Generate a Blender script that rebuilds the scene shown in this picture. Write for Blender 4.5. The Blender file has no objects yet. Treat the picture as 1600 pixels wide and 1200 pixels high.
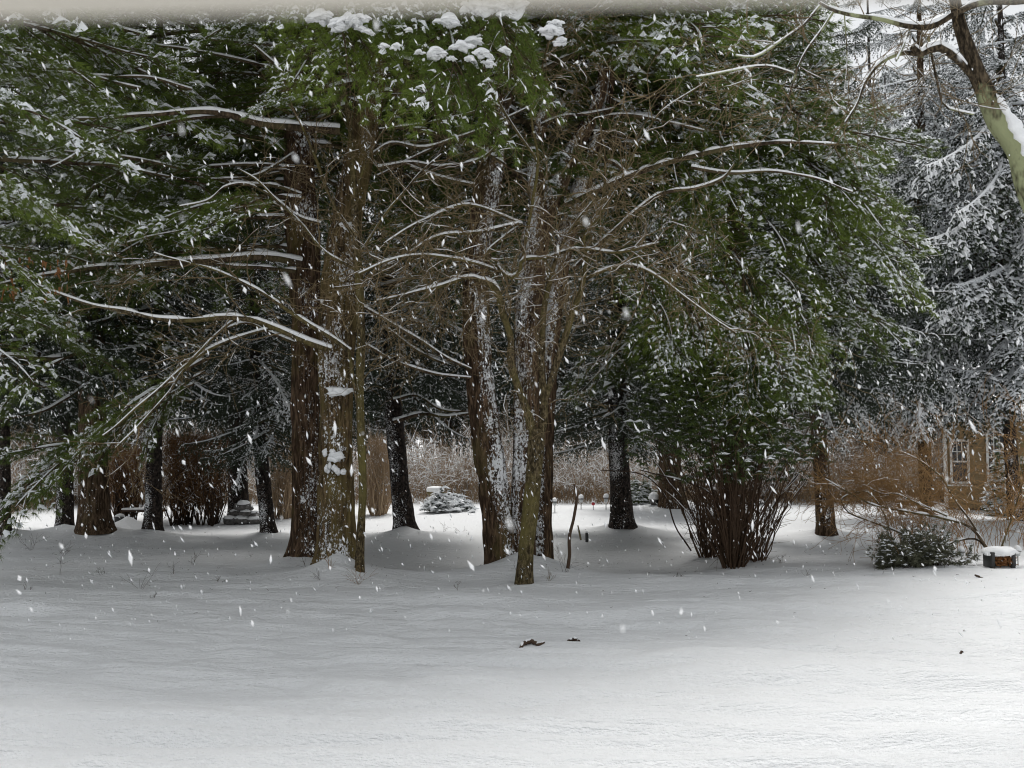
import bpy, math, random
import numpy as np
from mathutils import Vector, Matrix

# ------------------------------------------------------------------ camera, sky, sun, exposure
SC = bpy.context.scene
CAM_H, FPX, PITCH = 2.2, 1500.0, math.atan(90 / 1500)
cam_data = bpy.data.cameras.new('camera')
cam = bpy.data.objects.new('camera', cam_data)
SC.collection.objects.link(cam)
cam.location = (0, 0, CAM_H)
cam.rotation_euler = (math.pi / 2 + PITCH, 0, 0)
cam_data.sensor_width = 36
cam_data.lens = FPX / 1600 * 36
cam_data.clip_start = 0.05
cam_data.clip_end = 1500
cam_data.dof.use_dof = True
cam_data.dof.focus_distance = 17
cam_data.dof.aperture_fstop = 2.9
SC.camera = cam

SUN_EL, SUN_AZ = math.radians(66), math.radians(8)       # azimuth from +Y towards +X: high behind the trees
world = bpy.data.worlds.new('World')
SC.world = world
world.use_nodes = True
nt = world.node_tree
bg = nt.nodes['Background']
sky = nt.nodes.new('ShaderNodeTexSky')
sky.sky_type = 'NISHITA'
sky.sun_disc = False
sky.sun_elevation = SUN_EL
sky.sun_rotation = SUN_AZ
sky.dust_density = 4.0
sky.air_density = 1.0
hs = nt.nodes.new('ShaderNodeHueSaturation')
hs.inputs['Saturation'].default_value = 0.08
nt.links.new(sky.outputs[0], hs.inputs['Color'])
mixw = nt.nodes.new('ShaderNodeMix')
mixw.data_type = 'RGBA'
mixw.inputs[0].default_value = 0.6
nt.links.new(hs.outputs[0], mixw.inputs[6])
mixw.inputs[7].default_value = (9.4, 9.7, 10.0, 1)       # even grey cloud
nt.links.new(mixw.outputs[2], bg.inputs['Color'])
bg.inputs['Strength'].default_value = 0.064

sun_data = bpy.data.lights.new('sun', 'SUN')
sun_data.energy = 1.8
sun_data.angle = math.radians(18)
sun_data.color = (1.0, 0.975, 0.94)
sun = bpy.data.objects.new('sun', sun_data)
SC.collection.objects.link(sun)
sd = Vector((math.cos(SUN_EL) * math.sin(SUN_AZ), math.cos(SUN_EL) * math.cos(SUN_AZ), math.sin(SUN_EL)))
sun.rotation_euler = sd.to_track_quat('Z', 'Y').to_euler()
sun.location = sd * 60

SC.view_settings.view_transform = 'Standard'
SC.view_settings.look = 'None'
SC.view_settings.gamma = 1
SC.view_settings.use_curve_mapping = False
SC.view_settings.exposure = 0.7
SC.cycles.filter_width = 1.1
SC.cycles.max_bounces = 5
SC.cycles.diffuse_bounces = 4
SC.cycles.glossy_bounces = 2
SC.cycles.use_denoising = True
SC.cycles.denoiser = 'OPENIMAGEDENOISE'
SC.cycles.denoising_input_passes = 'RGB_ALBEDO_NORMAL'
SC.cycles.denoising_prefilter = 'ACCURATE'

# ------------------------------------------------------------------ helpers
RNG = np.random.default_rng(11)
random.seed(5)
COL = SC.collection


def at(px, py, Y):
    """the world point seen at photo pixel (px, py), Y metres in front of the camera"""
    u, v = (px - 800) / FPX, (600 - py) / FPX
    c, s = math.cos(PITCH), math.sin(PITCH)
    t = Y / (c - v * s)
    return np.array((u * t, Y, CAM_H + (s + v * c) * t))


def wid(w, Y):
    return w * Y / FPX


def _hash(ix, iy, iz, seed):
    h = (ix * 374761393 + iy * 668265263 + iz * 1440670441 + seed * 974711) & 0xFFFFFFFF
    h = ((h ^ (h >> 13)) * 1274126177) & 0xFFFFFFFF
    h = ((h ^ (h >> 16)) * 2246822519) & 0xFFFFFFFF
    return ((h ^ (h >> 15)) & 0xFFFFFF) / float(0xFFFFFF)


def noise3(x, y, z, seed=0):
    x, y, z = np.broadcast_arrays(np.asarray(x, float), np.asarray(y, float), np.asarray(z, float))
    ix, iy, iz = [np.floor(a).astype(np.int64) for a in (x, y, z)]
    fx, fy, fz = x - ix, y - iy, z - iz
    fx, fy, fz = [f * f * (3 - 2 * f) for f in (fx, fy, fz)]
    r = 0
    for a in (0, 1):
        wa = fx if a else 1 - fx
        for b in (0, 1):
            wb = fy if b else 1 - fy
            for c in (0, 1):
                wc = fz if c else 1 - fz
                r = r + wa * wb * wc * _hash(ix + a, iy + b, iz + c, seed)
    return r


def noise2(x, y, seed=0):
    x, y = np.broadcast_arrays(np.asarray(x, float), np.asarray(y, float))
    ix, iy = np.floor(x).astype(np.int64), np.floor(y).astype(np.int64)
    fx, fy = x - ix, y - iy
    fx, fy = fx * fx * (3 - 2 * fx), fy * fy * (3 - 2 * fy)
    z = np.zeros_like(ix)
    return ((_hash(ix, iy, z, seed) * (1 - fx) + _hash(ix + 1, iy, z, seed) * fx) * (1 - fy)
            + (_hash(ix, iy + 1, z, seed) * (1 - fx) + _hash(ix + 1, iy + 1, z, seed) * fx) * fy)


def norm(v):
    v = np.asarray(v, float)
    return v / np.maximum(np.linalg.norm(v, axis=-1, keepdims=True), 1e-9)


class MB:
    """collects vertices and faces of one mesh"""

    def __init__(s):
        s.v, s.f4, s.m4, s.f3, s.m3, s.n = [], [], [], [], [], 0

    def add(s, v, q=None, t=None, m=0):
        v = np.asarray(v, float).reshape(-1, 3)
        if q is not None and len(q):
            q = np.asarray(q, np.int64)
            s.f4.append(q + s.n)
            s.m4.append(np.full(len(q), m, np.int32))
        if t is not None and len(t):
            t = np.asarray(t, np.int64)
            s.f3.append(t + s.n)
            s.m3.append(np.full(len(t), m, np.int32))
        s.v.append(v)
        s.n += len(v)

    def arrays(s):
        cat = lambda l, sh, d: np.concatenate(l) if l else np.zeros(sh, d)
        return (cat(s.v, (0, 3), float), cat(s.f4, (0, 4), np.int64), cat(s.m4, (0,), np.int32),
                cat(s.f3, (0, 3), np.int64), cat(s.m3, (0,), np.int32))

    def add_arrays(s, A, M=None):
        v, q, mq, t, mt = A
        if M is not None:
            v = v @ M[:3, :3].T + M[:3, 3]
        s.v.append(v)
        if len(q):
            s.f4.append(q + s.n); s.m4.append(mq)
        if len(t):
            s.f3.append(t + s.n); s.m3.append(mt)
        s.n += len(v)

    def mesh(s, name, mats, smooth=True):
        v, q, mq, t, mt = s.arrays()
        me = bpy.data.meshes.new(name)
        me.vertices.add(len(v))
        me.vertices.foreach_set('co', v.astype(np.float32).ravel())
        nl = len(q) * 4 + len(t) * 3
        me.loops.add(nl)
        me.loops.foreach_set('vertex_index', np.concatenate([q.ravel(), t.ravel()]).astype(np.int32))
        me.polygons.add(len(q) + len(t))
        ls = np.concatenate([np.arange(len(q)) * 4, len(q) * 4 + np.arange(len(t)) * 3]).astype(np.int32)
        me.polygons.foreach_set('loop_start', ls)
        me.polygons.foreach_set('material_index', np.concatenate([mq, mt]).astype(np.int32))
        me.polygons.foreach_set('use_smooth', np.full(len(q) + len(t), smooth))
        for m in (mats if isinstance(mats, (list, tuple)) else [mats]):
            me.materials.append(m)
        me.update(calc_edges=True)
        return me

    def obj(s, name, mats, parent=None, smooth=True):
        return link(name, s.mesh(name, mats, smooth), parent)


def link(name, me, parent=None, M=None):
    o = bpy.data.objects.new(name, me)
    COL.objects.link(o)
    if parent is not None:
        o.parent = parent
        o.matrix_parent_inverse = Matrix.Translation(parent.location).inverted() if parent.rotation_euler.z == 0 and tuple(parent.scale) == (1, 1, 1) else Matrix.Identity(4)
    if M is not None:
        o.matrix_basis = Matrix(M.tolist())
    return o


def tag(o, label=None, cat=None, group=None, kind=None):
    if label: o['label'] = label
    if cat: o['category'] = cat
    if group: o['group'] = group
    if kind: o['kind'] = kind
    return o


def thing(name, label, cat, loc=(0, 0, 0), group=None):
    o = bpy.data.objects.new(name, None)
    o.empty_display_size = 0.2
    COL.objects.link(o)
    o.location = tuple(float(a) for a in loc)
    return tag(o, label, cat, group)


def copy_tree(root, loc, rz=0, scale=1.0, label=None, group=None):
    """a copy of a thing built about its own base, with copies of its parts and sub-parts"""
    r = root.copy(); COL.objects.link(r)
    r.location = tuple(float(a) for a in loc); r.rotation_euler = (0, 0, rz)
    r.scale = (scale,) * 3 if np.isscalar(scale) else scale
    if label: r['label'] = label
    if group: r['group'] = group
    for ch in list(root.children):
        c = ch.copy(); COL.objects.link(c); c.parent = r
        for g in list(ch.children):
            d = g.copy(); COL.objects.link(d); d.parent = c
    return r


def smooth_path(pts, n, rad=None):
    """Catmull-Rom through pts (k,3); radii interpolated along"""
    pts = np.asarray(pts, float)
    k = len(pts)
    if k == 2:
        t = np.linspace(0, 1, n)
        P = pts[0] + (pts[1] - pts[0]) * t[:, None]
        return (P, np.interp(t, [0, 1], rad)) if rad is not None else P
    d = np.concatenate([[0], np.cumsum(np.linalg.norm(np.diff(pts, axis=0), axis=1))])
    u = np.linspace(0, d[-1], n)
    i = np.clip(np.searchsorted(d, u, side='right') - 1, 0, k - 2)
    t = ((u - d[i]) / (d[i + 1] - d[i]))[:, None]
    tang = np.zeros_like(pts)
    tang[1:-1] = (pts[2:] - pts[:-2]) / (d[2:] - d[:-2])[:, None]
    tang[0] = (pts[1] - pts[0]) / (d[1] - d[0])
    tang[-1] = (pts[-1] - pts[-2]) / (d[-1] - d[-2])
    h = (d[i + 1] - d[i])[:, None]
    P = ((2 * t ** 3 - 3 * t ** 2 + 1) * pts[i] + (t ** 3 - 2 * t ** 2 + t) * h * tang[i]
         + (-2 * t ** 3 + 3 * t ** 2) * pts[i + 1] + (t ** 3 - t ** 2) * h * tang[i + 1])
    if rad is None:
        return P
    return P, np.interp(u, d, np.asarray(rad, float))


def frames(P):
    T = norm(np.gradient(P, axis=0))
    N = np.zeros_like(T)
    a = np.array((0, 0, 1.0)) if abs(T[0, 2]) < 0.9 else np.array((0, 1.0, 0))
    n = np.cross(T[0], a); n /= np.linalg.norm(n)
    for i in range(len(P)):
        n = n - T[i] * np.dot(n, T[i])
        n /= max(np.linalg.norm(n), 1e-9)
        N[i] = n
    return T, N, np.cross(T, N)


def ring_faces(n, s):
    i = np.arange(n - 1)[:, None] * s
    j = np.arange(s)[None, :]
    j2 = (j + 1) % s
    return np.stack([i + j, i + j2, i + s + j2, i + s + j], -1).reshape(-1, 4)


_RF = {}


def tube(mb, P, R, sides=6, m=0, disp=None):
    P = np.asarray(P, float)
    n = len(P)
    T, N, B = frames(P)
    a = np.arange(sides) * (2 * math.pi / sides)
    R = np.broadcast_to(np.asarray(R, float), (n,))
    rr = R[:, None] * np.ones((1, sides))
    if disp is not None:
        rr = rr + disp
    V = P[:, None, :] + rr[..., None] * (np.cos(a)[None, :, None] * N[:, None, :] + np.sin(a)[None, :, None] * B[:, None, :])
    key = (n, sides)
    if key not in _RF:
        _RF[key] = ring_faces(n, sides)
    mb.add(V.reshape(-1, 3), q=_RF[key], m=m)


def snow_ridge(mb, P, R, m=1, cover=0.85, h=1.0, rng=RNG, sides=5, minr=0.004, gap=1.0):
    """a lumpy strip of snow lying along the upper side of a limb"""
    P = np.asarray(P, float)
    R = np.broadcast_to(np.asarray(R, float), (len(P),))
    T = norm(np.gradient(P, axis=0))
    flat = np.sqrt(np.clip(1 - T[:, 2] ** 2, 0, 1))
    lum = noise2(np.arange(len(P)) * 0.55 * gap, rng.uniform(0, 900), 3)
    w = np.clip((flat - 0.35) * 1.8, 0, 1) * np.clip((lum - (1 - cover) * 0.9) * 5, 0.0, 1)
    r = (R * 0.85 + minr) * w * (0.75 + 0.5 * lum)
    up = np.array((0, 0, 1.0)) - T * T[:, 2:3]
    up = norm(up)
    side = np.cross(T, up)
    a = np.arange(sides) * (2 * math.pi / sides) + 0.3
    C = P + up * (R * 0.75 + r * 0.55 * h)[:, None] * np.where(w > 0.02, 1, 0.2)[:, None]
    V = C[:, None, :] + r[:, None, None] * (np.cos(a)[None, :, None] * side[:, None, :] * 1.05 + (np.sin(a) * h)[None, :, None] * up[:, None, :])
    key = (len(P), sides)
    if key not in _RF:
        _RF[key] = ring_faces(len(P), sides)
    mb.add(V.reshape(-1, 3), q=_RF[key], m=m)


def blades(mb, P, D, K, L, W, cone, droop=0.0, m=0, rng=RNG, Lvar=0.3):
    """K thin pointed blades sprouting from every point P about direction D"""
    N = len(P)
    if N == 0:
        return
    d = np.repeat(norm(D), K, 0) + rng.normal(0, cone, (N * K, 3))
    d[:, 2] -= droop
    d = norm(d)
    l = L * (1 - Lvar + 2 * Lvar * rng.random((N * K, 1)))
    s = norm(np.cross(d, rng.normal(0, 1, (N * K, 3)))) * W * (0.6 + 0.8 * rng.random((N * K, 1)))
    p = np.repeat(P, K, 0)
    V = np.stack([p - s * 0.5, p + s * 0.5, p + d * l], 1).reshape(-1, 3)
    mb.add(V, t=np.arange(N * K * 3).reshape(-1, 3), m=m)


def caps(mb, P, r, m=1, rng=RNG, K=8, fall=0.8, axis=None):
    """small claw-shaped pats of snow lying over needle tufts: a drooping star of K facets"""
    N = len(P)
    if N == 0:
        return
    r = np.broadcast_to(np.asarray(r, float), (N,))[:, None]
    a = np.arange(K)[None, :] * (2 * math.pi / K) + rng.uniform(0, 6, (N, 1)) + rng.normal(0, 0.25, (N, K))
    k = np.where(np.arange(K) % 2 == 0, 1.0, 0.72)[None, :] * (0.35 + 1.0 * rng.random((N, K)))
    el = 1.0 + 1.1 * rng.random((N, 1))
    rx, ry = r * k * np.cos(a) * el, r * k * np.sin(a) / el
    rz = -r * fall * k * (0.25 + 0.9 * rng.random((N, K)))
    if axis is not None:
        ax = norm(axis * np.array((1, 1, 0.3)))
        sx = norm(np.cross(ax, np.array((0, 0, 1.0))))
        O = ax[:, None, :] * rx[..., None] + sx[:, None, :] * ry[..., None]
        O[..., 2] += rz
    else:
        O = np.stack([rx, ry, rz], -1)
    rim = P[:, None, :] + O
    top = P + np.array((0, 0, 1.0)) * r * 0.35
    V = np.concatenate([top[:, None, :], rim], 1)
    b = np.arange(N)[:, None] * (K + 1)
    j = np.arange(K)[None, :]
    t = np.stack([b + 0 * j, b + 1 + j, b + 1 + (j + 1) % K], -1).reshape(-1, 3)
    mb.add(V.reshape(-1, 3), t=t, m=m)


def _ico(sub):
    import bmesh
    bm = bmesh.new()
    bmesh.ops.create_icosphere(bm, subdivisions=sub, radius=1)
    v = np.array([x.co[:] for x in bm.verts])
    t = np.array([[x.index for x in f.verts] for f in bm.faces])
    bm.free()
    return v, t


ICO = {1: _ico(1), 2: _ico(2), 3: _ico(3)}


def blob(mb, c, sx, sy, sz, m=1, sub=2, rough=0.35, freq=2.0, flat=0.35, rng=RNG, rz=None, drop=0.0):
    v, t = ICO[sub]
    s = rng.uniform(0, 500)
    k = 1 + rough * (noise3(v[:, 0] * freq + s, v[:, 1] * freq, v[:, 2] * freq, 7) * 2 - 1)
    w = v * k[:, None]
    w[:, 2] = np.where(w[:, 2] < 0, w[:, 2] * flat, w[:, 2])
    w[:, 2] -= drop * (w[:, 0] ** 2 + w[:, 1] ** 2)
    a = rng.uniform(0, 6.3) if rz is None else rz
    x, y = w[:, 0] * sx, w[:, 1] * sy
    mb.add(np.stack([x * math.cos(a) - y * math.sin(a), x * math.sin(a) + y * math.cos(a), w[:, 2] * sz], -1) + np.asarray(c), t=t, m=m)


def box(mb, c, s, m=0, rz=0.0, bev=0.0):
    c, s = np.asarray(c, float), np.asarray(s, float) / 2
    b = min(bev, s.min() * 0.9)
    if b <= 0:
        v = np.array([[x, y, z] for z in (-1, 1) for y in (-1, 1) for x in (-1, 1)]) * s
        q = [[0, 2, 3, 1], [4, 5, 7, 6], [0, 1, 5, 4], [2, 6, 7, 3], [0, 4, 6, 2], [1, 3, 7, 5]]
    else:
        prof = [(-s[0] + b, -s[1]), (s[0] - b, -s[1]), (s[0], -s[1] + b), (s[0], s[1] - b), (s[0] - b, s[1]), (-s[0] + b, s[1]), (-s[0], s[1] - b), (-s[0], -s[1] + b)]
        rings = []
        for z, k in ((-s[2], b), (-s[2] + b, 0), (s[2] - b, 0), (s[2], b)):
            rings.append([(x * (1 - k / s[0]), y * (1 - k / s[1]), z) for x, y in prof])
        v = np.array(rings).reshape(-1, 3)
        q = ring_faces(4, 8).tolist()
        q += [[0, 3, 2, 1], [0, 5, 4, 3], [0, 7, 6, 5]]
        q += [[24, 25, 26, 27], [24, 27, 28, 29], [24, 29, 30, 31]]
    if rz:
        R = np.array([[math.cos(rz), -math.sin(rz), 0], [math.sin(rz), math.cos(rz), 0], [0, 0, 1]])
        v = v @ R.T
    mb.add(v + c, q=q, m=m)


def lathe(mb, prof, c, sides=12, m=0):
    prof = np.asarray(prof, float)
    a = np.arange(sides) * (2 * math.pi / sides)
    V = np.stack([prof[:, 0:1] * np.cos(a), prof[:, 0:1] * np.sin(a), np.repeat(prof[:, 1:2], sides, 1)], -1)
    mb.add(V.reshape(-1, 3) + np.asarray(c), q=ring_faces(len(prof), sides), m=m)


# ------------------------------------------------------------------ materials
def mat(name, rgb, rough=0.85, spec=0.2):
    m = bpy.data.materials.new(name)
    m.use_nodes = True
    b = m.node_tree.nodes['Principled BSDF']
    b.inputs['Base Color'].default_value = (*rgb, 1)
    b.inputs['Roughness'].default_value = rough
    b.inputs['Specular IOR Level'].default_value = spec
    return m


def N_(m, t, **k):
    n = m.node_tree.nodes.new(t)
    for a, b in k.items():
        setattr(n, a, b)
    return n


def L_(m, a, b):
    m.node_tree.links.new(a, b)


def bsdf(m):
    return m.node_tree.nodes['Principled BSDF']


def ramp(m, src, stops):
    r = N_(m, 'ShaderNodeValToRGB')
    e = r.color_ramp.elements
    while len(e) < len(stops):
        e.new(0.5)
    for x, (p, c) in zip(e, stops):
        x.position = p
        x.color = (*c, 1) if len(c) == 3 else c
    L_(m, src, r.inputs[0])
    return r.outputs[0]


def noise_tex(m, scale, detail=4, rough=0.55, vec=None, sc=(1, 1, 1), coord='Object'):
    n = N_(m, 'ShaderNodeTexNoise')
    n.inputs['Scale'].default_value = scale
    n.inputs['Detail'].default_value = detail
    n.inputs['Roughness'].default_value = rough
    tc = N_(m, 'ShaderNodeTexCoord')
    mp = N_(m, 'ShaderNodeMapping')
    mp.inputs['Scale'].default_value = sc
    L_(m, tc.outputs[coord], mp.inputs[0])
    L_(m, mp.outputs[0], n.inputs['Vector'])
    return n.outputs['Fac']


def bump(m, src, strength, dist=0.02):
    b = N_(m, 'ShaderNodeBump')
    b.inputs['Strength'].default_value = strength
    b.inputs['Distance'].default_value = dist
    L_(m, src, b.inputs['Height'])
    L_(m, b.outputs[0], bsdf(m).inputs['Normal'])


def mix_col(m, fac, a, b):
    x = N_(m, 'ShaderNodeMix', data_type='RGBA')
    for s, v in ((0, fac), (6, a), (7, b)):
        if isinstance(v, (tuple, list)):
            x.inputs[s].default_value = (*v, 1)
        elif isinstance(v, float):
            x.inputs[s].default_value = v
        else:
            L_(m, v, x.inputs[s])
    return x.outputs[2]


def math_(m, op, a, b=None, clamp=False):
    x = N_(m, 'ShaderNodeMath', operation=op, use_clamp=clamp)
    for i, v in enumerate((a, b)):
        if v is None: continue
        if isinstance(v, (int, float)): x.inputs[i].default_value = v
        else: L_(m, v, x.inputs[i])
    return x.outputs[0]


SNOW_RGB = (0.80, 0.81, 0.82)
snow_ground = mat('snow_ground', SNOW_RGB, 0.7, 0.25)
n1 = noise_tex(snow_ground, 34, 3, 0.65, sc=(0.7, 1.5, 1))
n2 = noise_tex(snow_ground, 9, 5, 0.68, sc=(0.4, 1.6, 1))
bump(snow_ground, math_(snow_ground, 'ADD', math_(snow_ground, 'MULTIPLY', n1, 0.5), n2), 1.0, 0.05)
snow_mat = mat('snow', (0.88, 0.89, 0.9), 0.75, 0.2)
bump(snow_mat, noise_tex(snow_mat, 40, 3), 0.3, 0.02)
snow_soft = mat('snow_on_needles', (0.82, 0.84, 0.86), 0.8, 0.15)
flake_mat = mat('snowflake', (0.88, 0.89, 0.9), 0.8, 0.1)


def bark(name, dark, light, moss=None, moss_amt=0.0, snow_amt=0.0, snow_dir=(0, -1, 0), scale=24, sc=(1, 1, 0.16), stretch=0.45, dirw=0.5, msharp=0.23):
    """fissured bark with moss and wind-plastered flecks of snow"""
    m = mat(name, dark, 0.92, 0.12)
    n = noise_tex(m, scale, 6, 0.65, sc=sc)
    c = ramp(m, n, [(0.36, tuple(x * .45 for x in dark)), (0.47, dark), (0.68, light)])
    if moss:
        g = noise_tex(m, 1.6, 5, 0.7, sc=(1, 1, 0.5))
        c = mix_col(m, ramp(m, g, [(0.62 - 0.4 * moss_amt, (0, 0, 0)), (0.62 + msharp - 0.4 * moss_amt, (1, 1, 1))]), c, moss)
    if snow_amt > 0:
        f = noise_tex(m, 30, 6, 0.72, sc=(1, 1, stretch * 1.5))
        big = noise_tex(m, 2.2, 3, 0.6, sc=(1, 1, 0.6))
        geo = N_(m, 'ShaderNodeNewGeometry')
        dp = N_(m, 'ShaderNodeVectorMath', operation='DOT_PRODUCT')
        L_(m, geo.outputs['Normal'], dp.inputs[0])
        dp.inputs[1].default_value = snow_dir
        v = math_(m, 'ADD', f, math_(m, 'MULTIPLY', math_(m, 'SUBTRACT', big, 0.5), 0.6))
        v = math_(m, 'ADD', v, math_(m, 'MULTIPLY', math_(m, 'SUBTRACT', dp.outputs['Value'], 0.6), 0.16 * dirw * 2))
        t = 0.765 - 0.2 * snow_amt
        k = ramp(m, v, [(t, (0, 0, 0)), (t + 0.03, (1, 1, 1))])
        c = mix_col(m, k, c, SNOW_RGB)
        h = math_(m, 'ADD', math_(m, 'MULTIPLY', n, 0.6), k)
        bump(m, h, 0.7, 0.02)
    else:
        bump(m, n, 0.7, 0.02)
    L_(m, c, bsdf(m).inputs['Base Color'])
    return m


def varied(name, c1, c2, rough=0.6, spec=0.3, trans=0.0):
    """leaf or needle colour that differs from piece to piece and bough to bough"""
    m = mat(name, c1, rough, spec)
    g = N_(m, 'ShaderNodeNewGeometry')
    o = N_(m, 'ShaderNodeObjectInfo')
    r = math_(m, 'ADD', math_(m, 'MULTIPLY', g.outputs['Random Per Island'], 0.45), math_(m, 'MULTIPLY', o.outputs['Random'], 0.55))
    c = ramp(m, r, [(0.1, c1), (0.9, c2)])
    L_(m, c, bsdf(m).inputs['Base Color'])
    if trans:       # light that passes through thin green needles and leaves
        tr = N_(m, 'ShaderNodeBsdfTranslucent')
        L_(m, c, tr.inputs['Color'])
        mx = N_(m, 'ShaderNodeMixShader')
        mx.inputs[0].default_value = trans
        L_(m, bsdf(m).outputs[0], mx.inputs[1])
        L_(m, tr.outputs[0], mx.inputs[2])
        L_(m, mx.outputs[0], m.node_tree.nodes['Material Output'].inputs['Surface'])
    return m


bark_pine = bark('pine_bark', (0.045, 0.028, 0.017), (0.17, 0.112, 0.07), (0.12, 0.095, 0.03), 0.25, 0.55, (0.5, -0.86, 0))
bark_pine_mossy = bark('mossy_pine_bark', (0.055, 0.037, 0.02), (0.21, 0.145, 0.08), (0.15, 0.118, 0.045), 0.5, 0.72, (0.1, -1, 0))
bark_plaster = bark('snow_plastered_bark', (0.05, 0.032, 0.02), (0.19, 0.125, 0.075), (0.11, 0.09, 0.04), 0.2, 0.92, (-0.55, -0.83, 0.1), dirw=0.9)
bark_lean = bark('leaning_pine_bark', (0.05, 0.032, 0.02), (0.2, 0.13, 0.08), (0.11, 0.09, 0.035), 0.3, 0.76, (0.55, -0.83, 0.2), dirw=0.85)
bark_dark = bark('dark_spruce_bark', (0.022, 0.018, 0.016), (0.085, 0.065, 0.052), None, 0, 0.55, (-0.5, -0.85, 0.2), scale=18, sc=(1, 1, 0.8), stretch=1.0, dirw=0.7)
bark_brown = bark('brown_bark', (0.05, 0.033, 0.02), (0.17, 0.115, 0.075), (0.1, 0.085, 0.04), 0.2, 0.4, (-0.3, -0.9, 0.1))
bark_moss = bark('olive_moss_bark', (0.05, 0.038, 0.02), (0.21, 0.165, 0.095), (0.14, 0.12, 0.042), 0.42, 0.3, scale=30, sc=(1, 1, 0.5))
bark_lichen = bark('lichen_bark', (0.035, 0.027, 0.018), (0.15, 0.115, 0.075), (0.29, 0.31, 0.175), 0.36, 0.0, msharp=0.07, scale=30, sc=(1, 1, 0.35))
limb_mat = bark('limb_bark', (0.05, 0.035, 0.022), (0.16, 0.115, 0.075), (0.12, 0.105, 0.05), 0.4, 0.0, scale=25)
twig_mat = varied('twig', (0.10, 0.072, 0.04), (0.24, 0.18, 0.10), 0.8, 0.15)
twig_brown = varied('brown_twig', (0.22, 0.155, 0.095), (0.46, 0.34, 0.22), 0.8, 0.15)
twig_red = varied('reddish_twig', (0.15, 0.08, 0.034), (0.32, 0.19, 0.08), 0.75, 0.2)
twig_dark = varied('dark_twig', (0.028, 0.019, 0.014), (0.088, 0.058, 0.04), 0.85, 0.12)
stem_brown = varied('brown_stem', (0.05, 0.032, 0.021), (0.14, 0.09, 0.058), 0.85, 0.12)
hedge_mat = varied('hedge_twig', (0.10, 0.055, 0.026), (0.24, 0.14, 0.07), 0.85, 0.12)
needle_pine = varied('pine_needles', (0.068, 0.105, 0.014), (0.185, 0.25, 0.036), 0.5, 0.35)
needle_dark = varied('dark_pine_needles', (0.038, 0.064, 0.010), (0.125, 0.17, 0.028), 0.55, 0.3)
needle_spruce = varied('spruce_needles', (0.020, 0.030, 0.017), (0.055, 0.072, 0.042), 0.6, 0.25)
leaf_mat = varied('broad_leaf', (0.045, 0.07, 0.018), (0.14, 0.18, 0.045), 0.4, 0.4)
juniper_mat = varied('juniper_foliage', (0.09, 0.095, 0.06), (0.2, 0.2, 0.14), 0.7, 0.2)
dead_leaf = varied('dead_leaf', (0.2, 0.09, 0.035), (0.36, 0.17, 0.07), 0.7, 0.2)
stone_mat = mat('stone', (0.12, 0.115, 0.11), 0.9)
L_(stone_mat, ramp(stone_mat, noise_tex(stone_mat, 12, 5), [(0.3, (0.06, 0.058, 0.055)), (0.7, (0.2, 0.19, 0.18))]), bsdf(stone_mat).inputs['Base Color'])
metal_dark = mat('dark_metal', (0.03, 0.03, 0.03), 0.5, 0.5)
metal_grey = mat('grey_metal', (0.28, 0.28, 0.27), 0.4, 0.5)
glass_pale = mat('frosted_glass', (0.5, 0.52, 0.52), 0.25, 0.5)

# ------------------------------------------------------------------ snow ground
MOUNDS = []     # (x, y, height, radius)


def mound_at(px, py, h, r):
    p = at(px, py, CAM_H * FPX / (py - 690))
    MOUNDS.append((p[0], p[1], h, r))


def gz(x, y):
    x, y = np.asarray(x, float), np.asarray(y, float)
    z = 0.10 * (noise2(x * 0.16 + 3, y * 0.2, 21) - 0.5)
    # low crest in front of the trees with a hollow behind it
    z = z - 0.26 * np.exp(-(((x + 0.5) / 3.2) ** 2 + ((y - 18.4) / 1.9) ** 2))
    z = z - 0.16 * np.exp(-(((x - 3.0) / 2.2) ** 2 + ((y - 17.6) / 1.5) ** 2))
    z = z + 0.35 * np.exp(-(((x - 9.5) / 3.5) ** 2 + ((y - 13) / 2.6) ** 2))
    z = z + np.clip((y - 40) * 0.012, 0, 3)
    for mx, my, h, r in MOUNDS:
        d = np.sqrt((x - mx) ** 2 + (y - my) ** 2)
        z = z + h * np.exp(-(d / (r * 0.8)) ** 1.1)
    return z


def ripples(x, y):
    near = np.clip((22 - y) / 10, 0.15, 1)
    wx = x + 0.9 * noise2(x * 0.5, y * 0.5, 5)
    wy = y + 0.22 * x * 0.3 + 0.5 * noise2(x * 0.35, y * 0.35, 6)
    a = noise2(wx * 0.36, wy * 1.7, 8)
    b = noise2(wx * 0.9 + 7, wy * 4.6, 9)
    c = noise2(wx * 2.2, wy * 10.0, 10)
    rid = 1 - np.abs(2 * a - 1)
    return 1.3 * near * (0.06 * (a - 0.5) + 0.075 * np.abs(2 * a - 1) ** 0.75 + 0.050 * np.abs(2 * b - 1) ** 0.8 + 0.030 * (c - 0.5))


def surf(x, y):
    return float(gz(x, y) + ripples(np.float64(x), np.float64(y)))


def gpt(px, py):
    """the ground point seen at a pixel (flat ground first, then lifted to the real surface)"""
    Y = CAM_H * FPX / (py - 690)
    p = at(px, py, Y)
    p[2] = surf(p[0], p[1])
    return p


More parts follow.
